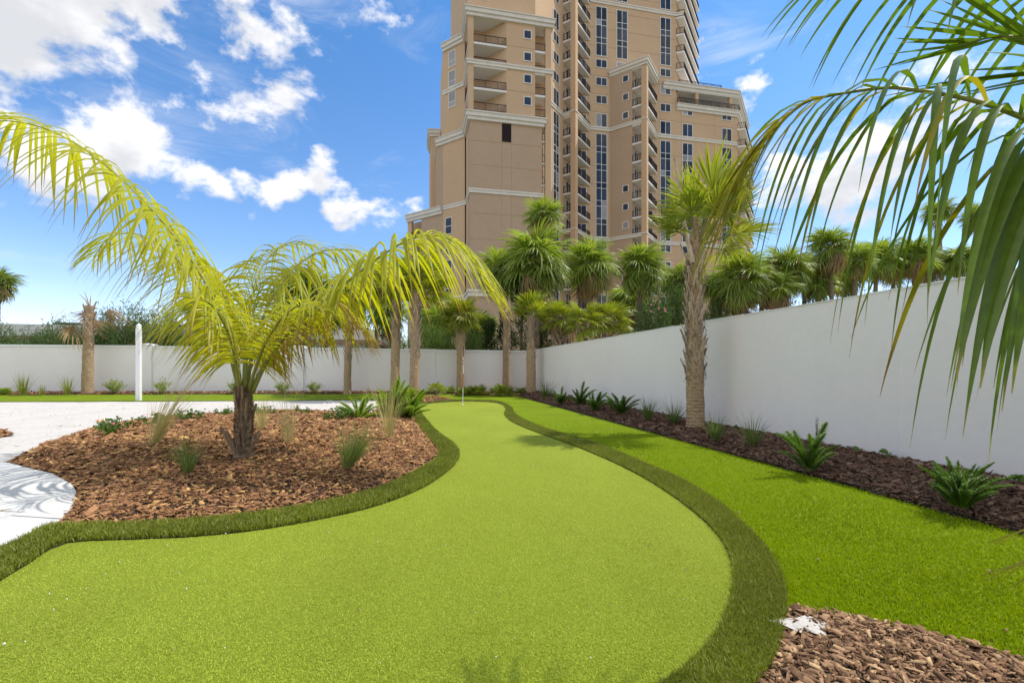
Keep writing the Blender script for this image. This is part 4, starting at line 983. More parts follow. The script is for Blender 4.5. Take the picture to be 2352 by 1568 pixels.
def feather(root, path, mats, seed, n=52, L=.8, W=.042, t0=.17, r0=.026, separate=False, droop=.16, nseg=9, open_=(72, 30), lift=.5, three=True, missing=.04, one_side=None):
    """a frond: rachis curve with two rows of hanging leaflets; path in world metres"""
    r = random.Random(seed); O = root.location; P = [Vector(p) - O for p in smooth_line([tuple(p) for p in path], 8)]; k = len(P)
    cum = [0.0]
    for i in range(1, k): cum.append(cum[-1] + (P[i] - P[i - 1]).length)
    mb = MB(); mb.tube(P, [r0 * (1 - .9 * (c / cum[-1]) ** .8) + .002 for c in cum], 6); fr = mb.build('frond', mats[0], root, smooth=True)
    all_ = MB()
    for i in range(n):
        t = t0 + (1 - t0) * ((i + .5) / n) ** .95
        for s in (-1, 1):
            if r.random() < missing: continue
            if one_side and s != one_side: continue
            tt = min(.999, t + r.uniform(-.004, .004)); c = tt * cum[-1]; j = max(1, next((q for q in range(k) if cum[q] >= c), k - 1)); f = (c - cum[j - 1]) / max(1e-6, cum[j] - cum[j - 1])
            p = P[j - 1].lerp(P[j], f); T = (P[j] - P[j - 1]).normalized(); sd = T.cross(Vector((0, 0, 1)))
            if sd.length < .05: sd = Vector((1, 0, 0))
            sd.normalize(); U = sd.cross(T); a = math.radians(open_[0] + (open_[1] - open_[0]) * tt ** 1.3 + r.uniform(-5, 5))
            lf = lift + r.uniform(-.15, .15) + (.18 if i % 3 == 0 else -.08)
            d = T * math.cos(a) + sd * (s * math.sin(a)) + U * lf
            ll = L * (.62 + .55 * math.sin(math.pi * min(1, (tt - t0) / (1 - t0) * .85 + .10))) * (1 - .35 * max(0, (tt - .82) / .18)) * r.uniform(.86, 1.1)
            tgt = MB() if separate else all_
            leaflet(tgt, p, d, U, ll, W * r.uniform(.85, 1.1) * (1 - .35 * tt), droop * r.uniform(.86, 1.16), nseg, r, three=three, twist=r.uniform(-.5, .5))
            if separate: tgt.build('leaflet', mats[1], fr, smooth=True)
    if not separate:
        o = all_.build('leaflets', mats[1], fr, smooth=True); o['kind'] = 'stuff'
    return fr
def pts(*l): return [at(*p) for p in l]

def island_palm():
    b = gr(560, 1083); zb = zisl(*b); Y = b[1]
    root = empty('feather_palm', (b[0], b[1], zb), 0, 'feather palm with arching yellow-green fronds in the mulch island', 'palm tree')
    top = at(563, 905, Y) - root.location
    put('trunk', trunk_mesh('trunk', [(0, 0, -.1), (.0, 0, top.z * .4), (.02, 0, top.z * .8), (top.x, 0, top.z)], [.12, .10, .085, .076, .066], 9, m_trunk_dk, 16, 60, .06, .05), root)
    r = random.Random(8)
    def stub(a, z, L, out, w):
        q = .066; mb = MB(); ca, sa = math.cos(a), math.sin(a)
        mb.tube([(ca * q, sa * q, z - .05), (ca * (q + out * .45), sa * (q + out * .45), z + L * .4), (ca * (q + out * .8), sa * (q + out * .8), z + L * .8), (ca * (q + out), sa * (q + out), z + L)], [w * 1.5, w, w * .85, w * .8], 7); mb.build('leaf_base', m_boot_dk, root)
    for i in range(16): stub(i * 2.4 + r.uniform(-.2, .2), r.uniform(-.02, .10), r.uniform(.20, .40), r.uniform(.04, .20), .022)
    for i in range(16): stub(i * 2.4 + r.uniform(-.2, .2), .34 + .5 * i / 16, r.uniform(.16, .28), r.uniform(.02, .08), .020)
    mb = MB()
    for i in range(420):
        a = r.uniform(0, 6.28); z = r.uniform(.1, top.z + .12); q = .092 - .02 * z
        mb.tube([(math.cos(a) * q, math.sin(a) * q, z), (math.cos(a + .3) * (q + .015), math.sin(a + .3) * (q + .015), z + r.uniform(-.06, .08)), (math.cos(a + .5) * (q + r.uniform(.01, .05)), math.sin(a + .5) * (q + r.uniform(.01, .05)), z + r.uniform(-.1, .12))], .0028, 3)
    mb.build('fiber', m_fiber, root)
    mats = [m_rachis, m_queen]
    y = Y
    feather(root, pts((556, 900, y), (527, 770, y - .05), (452, 615, y - .15), (352, 485, y - .25), (236, 375, y - .35), (120, 302, y - .45), (10, 278, y - .5), (-70, 300, y - .55)), mats, 1, 78, 1.22, .054, .17, separate=True, droop=.42)
    feather(root, pts((580, 900, y), (628, 805, y - .05), (712, 718, y - .1), (800, 645, y - .15), (880, 585, y - .2), (955, 545, y - .25), (1030, 548, y - .3), (1085, 600, y - .3), (1122, 675, y - .3)), mats, 2, 74, 1.12, .056, .25, separate=True, droop=.46)
    feather(root, pts((550, 900, y + .05), (520, 790, y + .3), (470, 680, y + .6), (400, 590, y + .9), (320, 540, y + 1.2), (255, 545, y + 1.4), (215, 590, y + 1.5)), mats, 3, 56, 1.0, .046, .13, droop=.56)
    feather(root, pts((566, 900, y + .05), (585, 790, y + .25), (622, 690, y + .5), (680, 612, y + .8), (750, 575, y + 1.1), (830, 580, y + 1.4), (890, 620, y + 1.6)), mats, 4, 62, 1.0, .046, .13, droop=.52)
    feather(root, pts((560, 900, y), (565, 780, y + .3), (580, 680, y + .7), (610, 600, y + 1.1), (660, 562, y + 1.5), (720, 565, y + 1.9)), mats, 5, 58, .95, .046, .13, droop=.52)
    feather(root, pts((552, 900, y - .03), (535, 800, y - .3), (505, 725, y - .6), (470, 690, y - .85), (430, 700, y - 1.0), (400, 745, y - 1.1)), mats, 6, 40, .80, .032, .2, droop=.56)
    feather(root, pts((575, 900, y + .05), (625, 800, y + .25), (680, 725, y + .45), (735, 690, y + .6), (790, 705, y + .7), (830, 760, y + .75)), [m_rachis, m_queen_old], 7, 46, .95, .042, .25, droop=.6)
    feather(root, pts((555, 900, y + .05), (540, 800, y + .4), (515, 700, y + .8), (480, 630, y + 1.2), (430, 600, y + 1.6), (380, 610, y + 1.9)), mats, 9, 52, .92, .038, .13, droop=.56)
    feather(root, pts((570, 900, y), (600, 810, y - .2), (640, 740, y - .5), (690, 700, y - .8), (740, 710, y - 1.0)), mats, 10, 36, .70, .032, .22, droop=.5)
    feather(root, pts((562, 900, y), (570, 790, y + .1), (585, 700, y + .15), (605, 640, y + .2)), mats, 11, 30, .5, .03, .35, droop=.05, open_=(35, 12))
m_queen_old = M('old_queen_leaflet', (.30, .28, .03), (.42, .33, .05), island=True, rough=.55, trans=(1.5, 1.4, .6), tfac=.45, spec=.3, ramp=(.55, .9, (.30, .18, .05)))
island_palm()

def near_feather_palm():
    root = empty('feather_palm', (3.05, 1.35, .02), 0, 'feather palm at the near right whose fronds hang across the upper corner', 'palm tree')
    O = root.location
    put('trunk', trunk_mesh('trunk', [(0, 0, -.1), (0, 0, .5), (.02, 0, 1.0), (.02, 0, 1.45)], [.14, .13, .115, .11, .09], 19, m_trunk_dk, 14, 60, .06, .05), root)
    mats = [m_rachis, m_near]
    b = O + Vector((0, 0, 1.4))
    # main frond across the corner: green at the stalk, yellowing at the tip
    path = [b, Vector((2.75, 1.38, 1.98)), Vector((2.25, 1.40, 2.22)), at(2420, 300, 1.42), at(2352, 272, 1.43), at(2275, 243, 1.44), at(2195, 222, 1.46), at(2100, 207, 1.48), at(2035, 202, 1.5), at(1940, 214, 1.52), at(1860, 232, 1.55), at(1815, 262, 1.57), at(1772, 312, 1.6), at(1740, 370, 1.62), at(1716, 430, 1.64)]
    r = random.Random(4)
    P = [Vector(p) - O for p in smooth_line([tuple(p) for p in path], 8)]; cum = [0.0]
    for i in range(1, len(P)): cum.append(cum[-1] + (P[i] - P[i - 1]).length)
    mb = MB(); mb.tube(P, [.020 * (1 - .92 * (c / cum[-1]) ** .7) + .0015 for c in cum], 7); fr = mb.build('frond', m_rachis, root, smooth=True)
    n = 46
    for i in range(n):
        t = .37 + .63 * (i + .5) / n
        for s in (-1, 1):
            tt = min(.998, t + r.uniform(-.006, .006)); c = tt * cum[-1]; j = next((q for q in range(1, len(P)) if cum[q] >= c), len(P) - 1); f = (c - cum[j - 1]) / max(1e-6, cum[j] - cum[j - 1])
            p = P[j - 1].lerp(P[j], f); T = (P[j] - P[j - 1]).normalized(); sd = T.cross(Vector((0, 0, 1))).normalized(); U = sd.cross(T)
            a = math.radians(86 - 46 * tt + r.uniform(-12, 12)); d = T * math.cos(a) + sd * (s * math.sin(a) * (.75 if s * sd.y > 0 else .24)) + U * (r.uniform(.5, 1.1))
            L = (1.22 - .72 * max(0, (tt - .5) / .5)) * r.uniform(.74, 1.08); m2 = MB()
            old = tt > .60 and r.random() < .22 + .6 * (tt - .6) / .4
            leaflet(m2, p, d, U, L, (.060 if tt < .62 else .030 - .012 * (tt - .62) / .38) * r.uniform(.85, 1.1), .1 + 1.5 * r.uniform(.7, 1.3), 12, r, fold=.30, twist=r.uniform(-.7, .7))
            m2.build('leaflet', m_near_old if old else m_near, fr, smooth=True)
    # a second frond above the picture whose leaflets hang into the corner
    path2 = [b, Vector((2.7, 1.6, 2.2)), Vector((2.3, 1.75, 2.75)), at(2400, -60, 1.8), at(2290, -90, 1.85), at(2180, -110, 1.9), at(2060, -110, 1.95), at(1940, -80, 2.0), at(1850, -30, 2.02)]
    feather(root, path2, mats, 22, 30, .62, .036, .34, .02, separate=True, droop=.8, nseg=9, open_=(70, 30), lift=.3, one_side=None)
    # a high frond over the green: its tips hang into the top of the picture and its shadow falls on the turf
    path5 = [b, Vector((3.02, 1.6, 2.75)), Vector((2.9, 1.98, 3.6)), Vector((2.72, 2.32, 4.05)), Vector((2.52, 2.53, 4.15)), Vector((2.36, 2.63, 4.1))]
    feather(root, path5, mats, 25, 34, .55, .034, .45, .02, separate=True, droop=.55, nseg=8, open_=(70, 28), lift=.3)
    # a third frond, level and close to the corner, its leaflets seen edge on
    path3 = [b, Vector((2.75, 1.45, 1.95)), Vector((2.35, 1.6, 2.35)), at(2480, 150, 1.62), at(2380, 95, 1.66), at(2290, 85, 1.70), at(2200, 105, 1.74)]
    feather(root, path3, mats, 23, 16, .50, .040, .55, .014, separate=True, droop=.03, nseg=6, open_=(30, 14), lift=.05)
    # low yellow frond at the lower right
    path4 = [b - Vector((0, 0, .1)), Vector((2.85, 1.65, 1.30)), Vector((2.6, 1.92, .85)), Vector((2.32, 2.0, .42))]
    feather(root, path4, [m_rachis, m_near_old], 24, 14, .42, .020, .35, .012, separate=True, droop=.05, nseg=6, open_=(60, 25), lift=.0)
    # crown behind the picture edge
    for k, (dx, dy, h) in enumerate(((2.0, -.6, 1.4), (.5, -2.0, 1.5), (1.6, .7, 1.5))):
        feather(root, [b, b + Vector((dx * .3, dy * .3, h * .7)), b + Vector((dx * .7, dy * .7, h)), b + Vector((dx * 1.1, dy * 1.1, h * .9)), b + Vector((dx * 1.4, dy * 1.4, h * .5))], mats, 50 + k, 34, .7, .036, .22, .022, droop=.4, nseg=6)
near_feather_palm()

# ------------------------------------------------------------------ shrubs and hedges
def leafy(seed, H, Wd, nst, nleaf, ll, lw, bare=.25, upright=.75, leaf_up=.5):
    """branching stems (first mesh) and leaves (second)"""
    r = random.Random(seed); st = MB(); lf = MB()
    for i in range(nst):
        a = r.uniform(0, 6.28); o = Wd * .5 * math.sqrt(r.random()); h = H * r.uniform(.68, 1.0) * (1 - .35 * (o / (Wd * .5 + 1e-6)) ** 2)
        p0 = Vector((math.cos(a) * o * .25, math.sin(a) * o * .25, 0)); p2 = Vector((math.cos(a) * o, math.sin(a) * o, h)); p1 = p0.lerp(p2, .5) + Vector((r.uniform(-.1, .1) * Wd, r.uniform(-.1, .1) * Wd, H * .06))
        st.tube([p0, p1, p2], [.022 * H / 3, .015 * H / 3, .005], 4)
        for k in range(nleaf):
            t = bare + (1 - bare) * r.random() ** .7; p = p0.lerp(p1, t * 2) if t < .5 else p1.lerp(p2, t * 2 - 1)
            p = p + Vector((r.gauss(0, 1), r.gauss(0, 1), r.gauss(0, .6))) * (.045 * Wd)
            d = Vector((r.gauss(0, 1), r.gauss(0, 1), r.gauss(leaf_up, .7))).normalized(); s = d.cross(Vector((r.gauss(0, 1), r.gauss(0, 1), r.gauss(0, 1)))).normalized(); l = ll * r.uniform(.6, 1.15); w = lw * r.uniform(.7, 1.15)
            lf.add([p, p + d * l * .5 + s * w / 2, p + d * l - Vector((0, 0, .12 * l)), p + d * l * .5 - s * w / 2], [(0, 1, 2, 3)])
    return st, lf
def shrub_kind(seeds, mat, **k):
    out = []
    for s in seeds:
        st, lf = leafy(s, **k); out.append((st.mesh('stems', m_stem), lf.mesh('foliage', mat)))
    return out
OLE = shrub_kind((1, 2, 3), m_ole, H=3.2, Wd=2.4, nst=70, nleaf=74, ll=.19, lw=.042, bare=.12, upright=.8, leaf_up=.6)
OLE_L = shrub_kind((4, 5), m_ole_lt, H=3.2, Wd=2.4, nst=66, nleaf=70, ll=.17, lw=.038, bare=.12, leaf_up=.7)
def shrub(name, kindlist, k, pos, sx, sz, rz, label, cat, group):
    root = empty(name, pos, rz, label, cat, group)
    st, lf = kindlist[k % len(kindlist)]
    put('stems', st, root, scale=(sx, sx, sz)); put('foliage', lf, root, scale=(sx, sx, sz)); return root
G = 'oleander bushes behind the back wall'
ol = [(5, 742, 27, 'oleander at the left picture edge, first of the row behind the back wall'), (73, 755, 27, 'low oleander, second from the left behind the back wall'), (108, 752, 28, 'low oleander just left of the dead palm, behind the wall'), (148, 728, 27, 'oleander standing directly left of the dead palm trunk'),
      (190, 742, 29, 'oleander directly behind the dead palm trunk'), (245, 712, 27, 'tall oleander directly right of the dead palm'), (282, 696, 27, 'tallest oleander, left of the white post'), (330, 706, 28, 'tall oleander directly behind the white post'), (376, 708, 27, 'tall oleander with red flowers right of the white post'),
      (420, 736, 27, 'oleander behind the drooping left leaflets of the feather palm'), (475, 760, 28, 'oleander left of the feather palm stem'), (640, 768, 28, 'oleander right of the feather palm stem'), (720, 775, 28, 'low oleander in front of the parking deck, left one'), (848, 778, 28, 'low oleander in front of the parking deck, right one')]
for k, (u, v, Y, lab) in enumerate(ol):
    c = at(u, v, Y); shrub('oleander', OLE, k, (c.x, c.y, 0), .95, c.z / 2.95, k * 1.3, lab, 'bush', G)
for k, (u, v, Y, s, lab) in enumerate([(985, 726, 27, 1.0, 'bright green bush right of the stout palm pair, left one'), (1022, 738, 27.5, .9, 'bright green bush left of the skirted palm, right one'), (1086, 736, 28, .8, 'narrow bright green bush right of the skirted palm'), (928, 748, 28, .9, 'bright green bush between the trunks of the stout palm pair'), (525, 770, 28, .8, 'bright green bush hidden behind the feather palm stem')]):
    c = at(u, v, Y); shrub('bush', OLE_L, k, (c.x, c.y, 0), s, c.z / 2.95, k * 1.1, lab, 'bush', 'bright bushes behind the back wall')
for k, (u, v, Y, s, lab) in enumerate([(1500, 655, 30, 1.05, 'flowering oleander over the right wall, left end of the tall hedge'), (1545, 648, 31, 1.05, 'flowering oleander over the right wall, second in the tall hedge'), (1590, 660, 30, 1.0, 'flowering oleander directly behind the latticed palm trunk'), (1640, 672, 31, 1.05, 'oleander right of the latticed palm trunk'), (1690, 680, 32, 1.0, 'oleander at the right end of the tall hedge'),
                                     (1735, 715, 34, .8, 'low bush beyond the wall right of the tower'), (1845, 690, 34, .8, 'low bush beyond the wall under the bushy palm'), (1935, 690, 34, .9, 'low bush beyond the wall under the tall round palm'), (1775, 680, 33, 1.0, 'dense bush beyond the wall right of the tower corner'), (1812, 690, 33, 1.0, 'dense bush beyond the wall left of the bushy palm'), (1890, 684, 33, 1.0, 'dense bush beyond the wall left of the tall round palm'), (1985, 668, 36, 1.0, 'dense bush beyond the wall right of the tall round palm'), (2070, 655, 40, .8, 'low bush beyond the wall left of the slim tall palms'), (1430, 730, 32, .9, 'dark bush between the young palms and the tall hedge')]):
    c = at(u, v, Y); o = shrub('oleander', OLE, k + 1, (c.x, c.y, 0), s, c.z / 2.95, k * 1.7, lab, 'bush', 'bushes behind the right wall')
    if k in (1, 2, 0):
        r = random.Random(k)
        for j in range(5):
            mb = MB()
            for q in range(6): a = q * 1.05; mb.add([(0, 0, 0), (.07 * math.cos(a), .07 * math.sin(a), .03), (.07 * math.cos(a + .8), .07 * math.sin(a + .8), .03)], [(0, 1, 2)])
            mb.build('flower', m_pink, o, loc=(r.uniform(-.8, .8), -.9 + r.uniform(-.1, .2), c.z * r.uniform(.6, .92)), rot=(1.2, 0, 0))
def cedar(u, v, Y, w, label, seed):
    c = at(u, v, Y); H = c.z; root = empty('cedar', (c.x, c.y, 0), 0, label, 'tree', 'dark cedars in the wall corner'); r = random.Random(seed)
    mb = MB(); mb.tube([(0, 0, 0), (.05, 0, H * .5), (0, 0, H * .95)], [.12, .08, .02], 8); mb.build('trunk', m_stem, root)
    lf = MB()
    for i in range(110):
        t = r.random() ** .8; z = H * (.06 + .92 * t); a = r.uniform(0, 6.28); rad = w * (1 - t * .82) * r.uniform(.35, 1.0)
        tip = Vector((math.cos(a) * rad, math.sin(a) * rad, z + r.uniform(.0, .35))); b0 = Vector((math.cos(a) * rad * .3, math.sin(a) * rad * .3, z - .2))
        for k in range(42):
            p = b0.lerp(tip, r.random() ** .6) + Vector((r.gauss(0, .10), r.gauss(0, .10), r.gauss(0, .12))); d = Vector((math.cos(a) * .6 + r.gauss(0, .6), math.sin(a) * .6 + r.gauss(0, .6), r.gauss(.7, .5))).normalized(); s = d.cross(Vector((r.gauss(0, 1), r.gauss(0, 1), 0))).normalized()
            lf.add([p, p + d * .07 + s * .028, p + d * .15, p + d * .07 - s * .028], [(0, 1, 2, 3)])
    lf.build('crown', m_ced, root)
cedar(1196, 640, 28, 1.5, 'tall dark cedar behind the corner palm', 1); cedar(1255, 702, 28, 1.4, 'dark cedar left of the young palms over the right wall', 2); cedar(1125, 742, 28, 1.1, 'short dark cedar left of the frayed palm', 3); cedar(1160, 718, 30, 1.2, 'dark cedar behind the frayed palm', 4)

# ------------------------------------------------------------------ small garden plants
def plume_mesh(seed, mat, n=620, L=.6, R=.045, lean=.25):
    r = random.Random(seed); mb = MB(); bx = r.uniform(-.12, .12)
    def c(t): return Vector((bx * t * t, lean * L * t * t, L * t * (1 - .12 * lean * t)))
    mb.tube([c(k / 5) for k in range(6)], [.006, .006, .005, .004, .003, .002], 4)
    for i in range(n):
        t = .06 + .94 * r.random(); p = c(t); a = r.uniform(0, 6.28); rad = R * (.5 + .5 * min(1, t * 3.2)) * (1 - .72 * max(0, (t - .72) / .28) ** 2) * r.uniform(.55, 1.1)
        d = Vector((math.cos(a), math.sin(a), .55)).normalized(); s = d.cross(Vector((0, 0, 1))).normalized() * .007
        mb.add([p - s, p + s, p + d * rad * 1.15], [(0, 1, 2)])
    return mb.mesh('plume', mat)
PLUME = [plume_mesh(k, m_fox, lean=.10 + .15 * k, R=.085) for k in range(4)]
PLUME_S = [plume_mesh(20 + k, m_fox, n=420, lean=.1 + .12 * k, R=.055) for k in range(4)]
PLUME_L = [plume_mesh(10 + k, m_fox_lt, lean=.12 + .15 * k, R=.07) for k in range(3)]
def foxtail(u, v, scale, n, label, seed, meshes=PLUME, z=None, spread=1.0, group='foxtail ferns in the bed below the right wall'):
    x, y = gr(u, v) if z is None else (gr(u, v))
    zz = float(zright(np.array([x]), np.array([y]))[0]) if z is None else z
    x *= (EYE - zz) / EYE; y *= (EYE - zz) / EYE
    root = empty('foxtail_fern', (x, y, zz - .01), 0, label, 'fern', group); r = random.Random(seed); spread = spread * (.72 if meshes is PLUME else 1)
    for i in range(n):
        a = i * 2.39996 + r.uniform(-.3, .3); t = (i + .5) / n; s = scale * r.uniform(.72, 1.08) * (1.05 - .35 * t)
        putm('plume', r.choice(meshes), root, Matrix.Translation((math.cos(a) * .06 * t, math.sin(a) * .06 * t, 0)) @ Matrix.Rotation(a - math.pi / 2, 4, 'Z') @ Matrix.Rotation(-(.08 + .85 * t * spread + r.uniform(-.1, .1)), 4, 'X') @ Matrix.Diagonal((s, s, s, 1)))
    return root
foxtail(1287, 926, .95, 17, 'foxtail fern nearest the wall corner, leftmost of four in a row', 1)
foxtail(1333, 927, 1.15, 14, 'taller foxtail fern, second from the wall corner', 2)
foxtail(1368, 940, 1.0, 17, 'foxtail fern, third from the wall corner', 3)
foxtail(1427, 949, 1.15, 15, 'foxtail fern with one tall plume, fourth from the wall corner', 4)
f5 = foxtail(1858, 1076, .98, 11, 'foxtail fern with few thick plumes and one dry brown spike', 5, spread=.75)
mb = MB(); mb.tube([(.05, 0, 0), (.09, 0, .35), (.11, 0, .62)], [.006, .005, .003], 4)
rq = random.Random(9)
for i in range(160):
    zq = rq.uniform(.28, .62); aq = rq.uniform(0, 6.28); mb.add([(.09, 0, zq), (.09 + .004, 0, zq + .004), (.09 + .02 * math.cos(aq), .02 * math.sin(aq), zq + .015)], [(0, 1, 2)])
mb.build('dry_plume', m_fiber, f5)
foxtail(2205, 1160, .70, 64, 'wide bushy foxtail fern nearest the camera under the right wall', 6, PLUME_S, spread=.62)
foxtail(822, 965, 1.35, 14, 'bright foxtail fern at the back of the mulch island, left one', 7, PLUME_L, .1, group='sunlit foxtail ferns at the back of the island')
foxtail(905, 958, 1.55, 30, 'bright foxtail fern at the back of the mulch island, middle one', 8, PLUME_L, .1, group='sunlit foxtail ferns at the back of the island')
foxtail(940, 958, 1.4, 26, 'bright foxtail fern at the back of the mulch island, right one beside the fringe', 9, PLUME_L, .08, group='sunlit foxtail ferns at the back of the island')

m_grass_g2 = M('pale_green_blade', (.20, .27, .07), (.32, .36, .12), island=True, rough=.5, trans=(1.4, 1.4, .8), tfac=.35)
def tuft_mesh(seed, mat, n=90, L=.5, W=.006, spread=.55, droop=.5, wind=(0, 0), base=.06):
    r = random.Random(seed); mb = MB()
    for i in range(n):
        a = r.uniform(0, 6.28); b = Vector((math.cos(a), math.sin(a), 0)) * base * r.random(); o = spread * r.uniform(.1, 1)
        d = Vector((math.cos(a) * o + wind[0], math.sin(a) * o + wind[1], 1)); leaflet(mb, b, d, Vector((-math.sin(a), math.cos(a), .01)).cross(d), L * r.uniform(.5, 1.1), W, droop * r.uniform(.2, .75) * .25, 6, r, three=False)
    return mb.mesh('blades', mat)
TUFT_G = [tuft_mesh(1, m_grass_g, 120, .62, .010, .8, 1.5), tuft_mesh(2, m_grass_g, 100, .62, .009, 1.0, 1.6)]
TUFT_W = [tuft_mesh(3, m_grass_g2, 240, .62, .007, .75, .7, (.35, 0)), tuft_mesh(4, m_grass_g, 110, .6, .006, .8, .6)]
TUFT_T = [tuft_mesh(5, m_grass_y, 150, 1.05, .005, .34, .75, (.36, 0)), tuft_mesh(6, m_grass_y, 80, .95, .0045, .34, .3, (.03, 0)), tuft_mesh(7, m_grass_y, 110, .9, .005, .45, .4, (.0, 0))]
TUFT_Y = [tuft_mesh(8, m_grass_t2, 90, .55, .008, .55, .5) for m_grass_t2 in (M('yellow_green_blade', (.22, .26, .05), (.32, .34, .09), island=True, rough=.5, trans=(1.4, 1.4, .7), tfac=.35),)]
def tuft(u, v, me, s, label, group, z=0.0, rz=0.0):
    x, y = gr(u, v); x *= (EYE - z) / EYE; y *= (EYE - z) / EYE
    root = empty('grass_tuft', (x, y, z - .005), rz, label, 'grass', group); put('blades', me, root, scale=(s, s, s)); return root
def zr(u, v):
    x, y = gr(u, v); return float(zright(np.array([x]), np.array([y]))[0])
G = 'grass tufts in the bed below the right wall'
tuft(1254, 916, TUFT_G[0], 1.6, 'wispy grass tuft between the corner palm and the ferns', G, .05)
tuft(1488, 963, TUFT_G[0], 1.0, 'green grass tuft between the fern row and the large palm, left one', G, zr(1488, 963)); tuft(1548, 972, TUFT_G[1], 1.05, 'green grass tuft just left of the large palm trunk', G, zr(1548, 972))
tuft(1643, 1010, TUFT_G[0], .85, 'green grass tuft just right of the large palm trunk', G, zr(1643, 1010)); tuft(1728, 1022, TUFT_G[1], .95, 'green grass tuft between the large palm and the dry-spiked fern', G, zr(1728, 1022))
G = 'grass tufts on the mulch island'
def ti(u, v, me, s, lab, rz=0):
    z = .17; tuft(u, v, me, s, lab, G, z, rz)
ti(352, 1022, TUFT_T[0], 1.15, 'tall tan grass bending right at the left of the island')
ti(432, 1084, TUFT_W[1], .85, 'thin dark green grass tuft left of the feather palm trunk', 2.2)
ti(662, 1020, TUFT_T[1], 1.05, 'tall thin upright tan grass right of the feather palm trunk')
ti(798, 1072, TUFT_W[0], 1.0, 'full green grass tuft leaning right in the middle of the island')
ti(893, 1004, TUFT_T[2], 1.25, 'tall tan grass before the bright foxtail ferns')
ti(600, 992, TUFT_T[2], .9, 'short tan grass directly behind the feather palm trunk')

def mini(seed, mat, H, Wd, nst, nleaf, ll, lw):
    st, lf = leafy(seed, H, Wd, nst, nleaf, ll, lw, .1, leaf_up=.6); return (st.mesh('stems', m_stem), lf.mesh('foliage', mat))
LANT = [mini(21, m_lant, .28, .50, 16, 18, .055, .034), mini(22, m_lant, .26, .45, 14, 18, .05, .032)]
PITT = [mini(23, m_pitt, .55, .80, 26, 24, .075, .042), mini(24, m_pitt, .7, .75, 24, 20, .08, .045)]
def lantana(u, v, s, flowers, label, z, k):
    x, y = gr(u, v); x *= (EYE - z) / EYE; y *= (EYE - z) / EYE
    o = shrub('lantana', LANT, k, (x, y, z - .01), s, s, k * 1.9, label, 'flowering plant', 'lantanas along the back of the island'); r = random.Random(k + 50)
    for j in range(flowers):
        mb = MB(); 
        for q in range(14):
            a = q * 2.4; rad = .024 * math.sqrt(q / 14); cx, cy = rad * math.cos(a), rad * math.sin(a); mb.add([(cx - .007, cy - .007, .01 - rad * .2), (cx + .007, cy - .007, .01 - rad * .2), (cx + .006, cy + .008, .012), (cx - .008, cy + .006, .012)], [(0, 1, 2, 3)])
        mb.build('flower', m_pink if r.random() < .6 else m_orange, o, loc=(r.uniform(-.13, .13) * s, r.uniform(-.13, .08) * s, r.uniform(.17, .23) * s), rot=(.7, 0, 0))
lantana(258, 1001, 1.3, 4, 'lantana with pink flowers at the left shore of the island', .12, 0); lantana(347, 980, 1.35, 5, 'lantana with pink and yellow flowers behind the bent tan grass', .12, 1)
lantana(430, 972, 1.3, 1, 'lantana with one pink flower between the tan grass and the palm', .10, 2); lantana(520, 962, 1.3, 0, 'small lantana without flowers left of the feather palm trunk', .08, 3)
lantana(603, 962, 1.3, 0, 'lantana without flowers right behind the feather palm trunk', .08, 4); lantana(692, 957, 1.2, 1, 'small lantana behind the upright thin grass', .08, 5); lantana(775, 970, 1.35, 3, 'lantana with orange flowers left of the bright foxtail ferns', .12, 6)
G = 'small plants along the foot of the back wall'
def bshrub(u, v, k, s, lab):
    x, y = gr(u, v); shrub('variegated_shrub', PITT, k, (x, y, .06), s, s, k, lab, 'shrub', G)
bshrub(265, 906, 0, 1.35, 'rounded yellow-green shrub at the wall left of the white post'); bshrub(374, 906, 1, 1.15, 'upright yellow-green shrub at the wall right of the white post'); bshrub(541, 906, 1, 1.1, 'yellow-green shrub at the wall behind the feather palm trunk')
bshrub(650, 906, 0, 1.1, 'round pale shrub at the wall below the right pilaster'); bshrub(722, 905, 0, 1.1, 'round shrub at the wall left of the slim tufted palm')
tuft(53, 907, TUFT_Y[0], 2.2, 'yellow-green grass tuft at the wall near the left edge', G, .05); tuft(155, 907, TUFT_Y[0], 1.9, 'yellow-green grass tuft at the wall left of the dead palm', G, .05); tuft(97, 907, TUFT_Y[0], 1.1, 'low grass tuft at the wall between two larger tufts', G, .05)
tuft(845, 905, TUFT_T[2], .6, 'dry tan grass tuft at the wall right of the slim palm', G, .05)
def palmetto(u, v, R, n, label, seed, fans=FANS_Y, z=.06, stem=0.0):
    x, y = gr(u, v); root = empty('palmetto', (x, y, z), 0, label, 'palm', 'low palmettos along the back bed')
    if stem: put('trunk', trunk_mesh('trunk', [(0, 0, -.05), (0, 0, stem * .5), (0, 0, stem)], [.09, .08, .07], seed, m_trunk_dk, 8), root)
    fan_crown(root, stem + .02, R * .62, n, seed, fans, 5, 85, 0)
palmetto(4, 907, .85, 16, 'palmetto at the wall cut by the left picture edge', 61, FANS)
palmetto(1001, 912, .80, 14, 'small palmetto on a short stem right of the stout palm pair', 62, FANS_Y, .06, .25)
palmetto(1028, 905, .85, 18, 'dark palmetto left of the skirted palm', 63, FANS); palmetto(1068, 908, .80, 18, 'palmetto just right of the golf flag', 64); palmetto(1098, 908, .95, 22, 'full palmetto between the skirted and the frayed palm', 65)
palmetto(1143, 905, .9, 18, 'dark palmetto left of the frayed palm', 66, FANS); palmetto(1160, 910, .95, 20, 'palmetto directly before the frayed palm', 67); palmetto(1197, 904, .75, 14, 'dark palmetto left of the corner palm', 68, FANS); palmetto(935, 920, 1.1, 18, 'palmetto between the stout palm pair', 69)
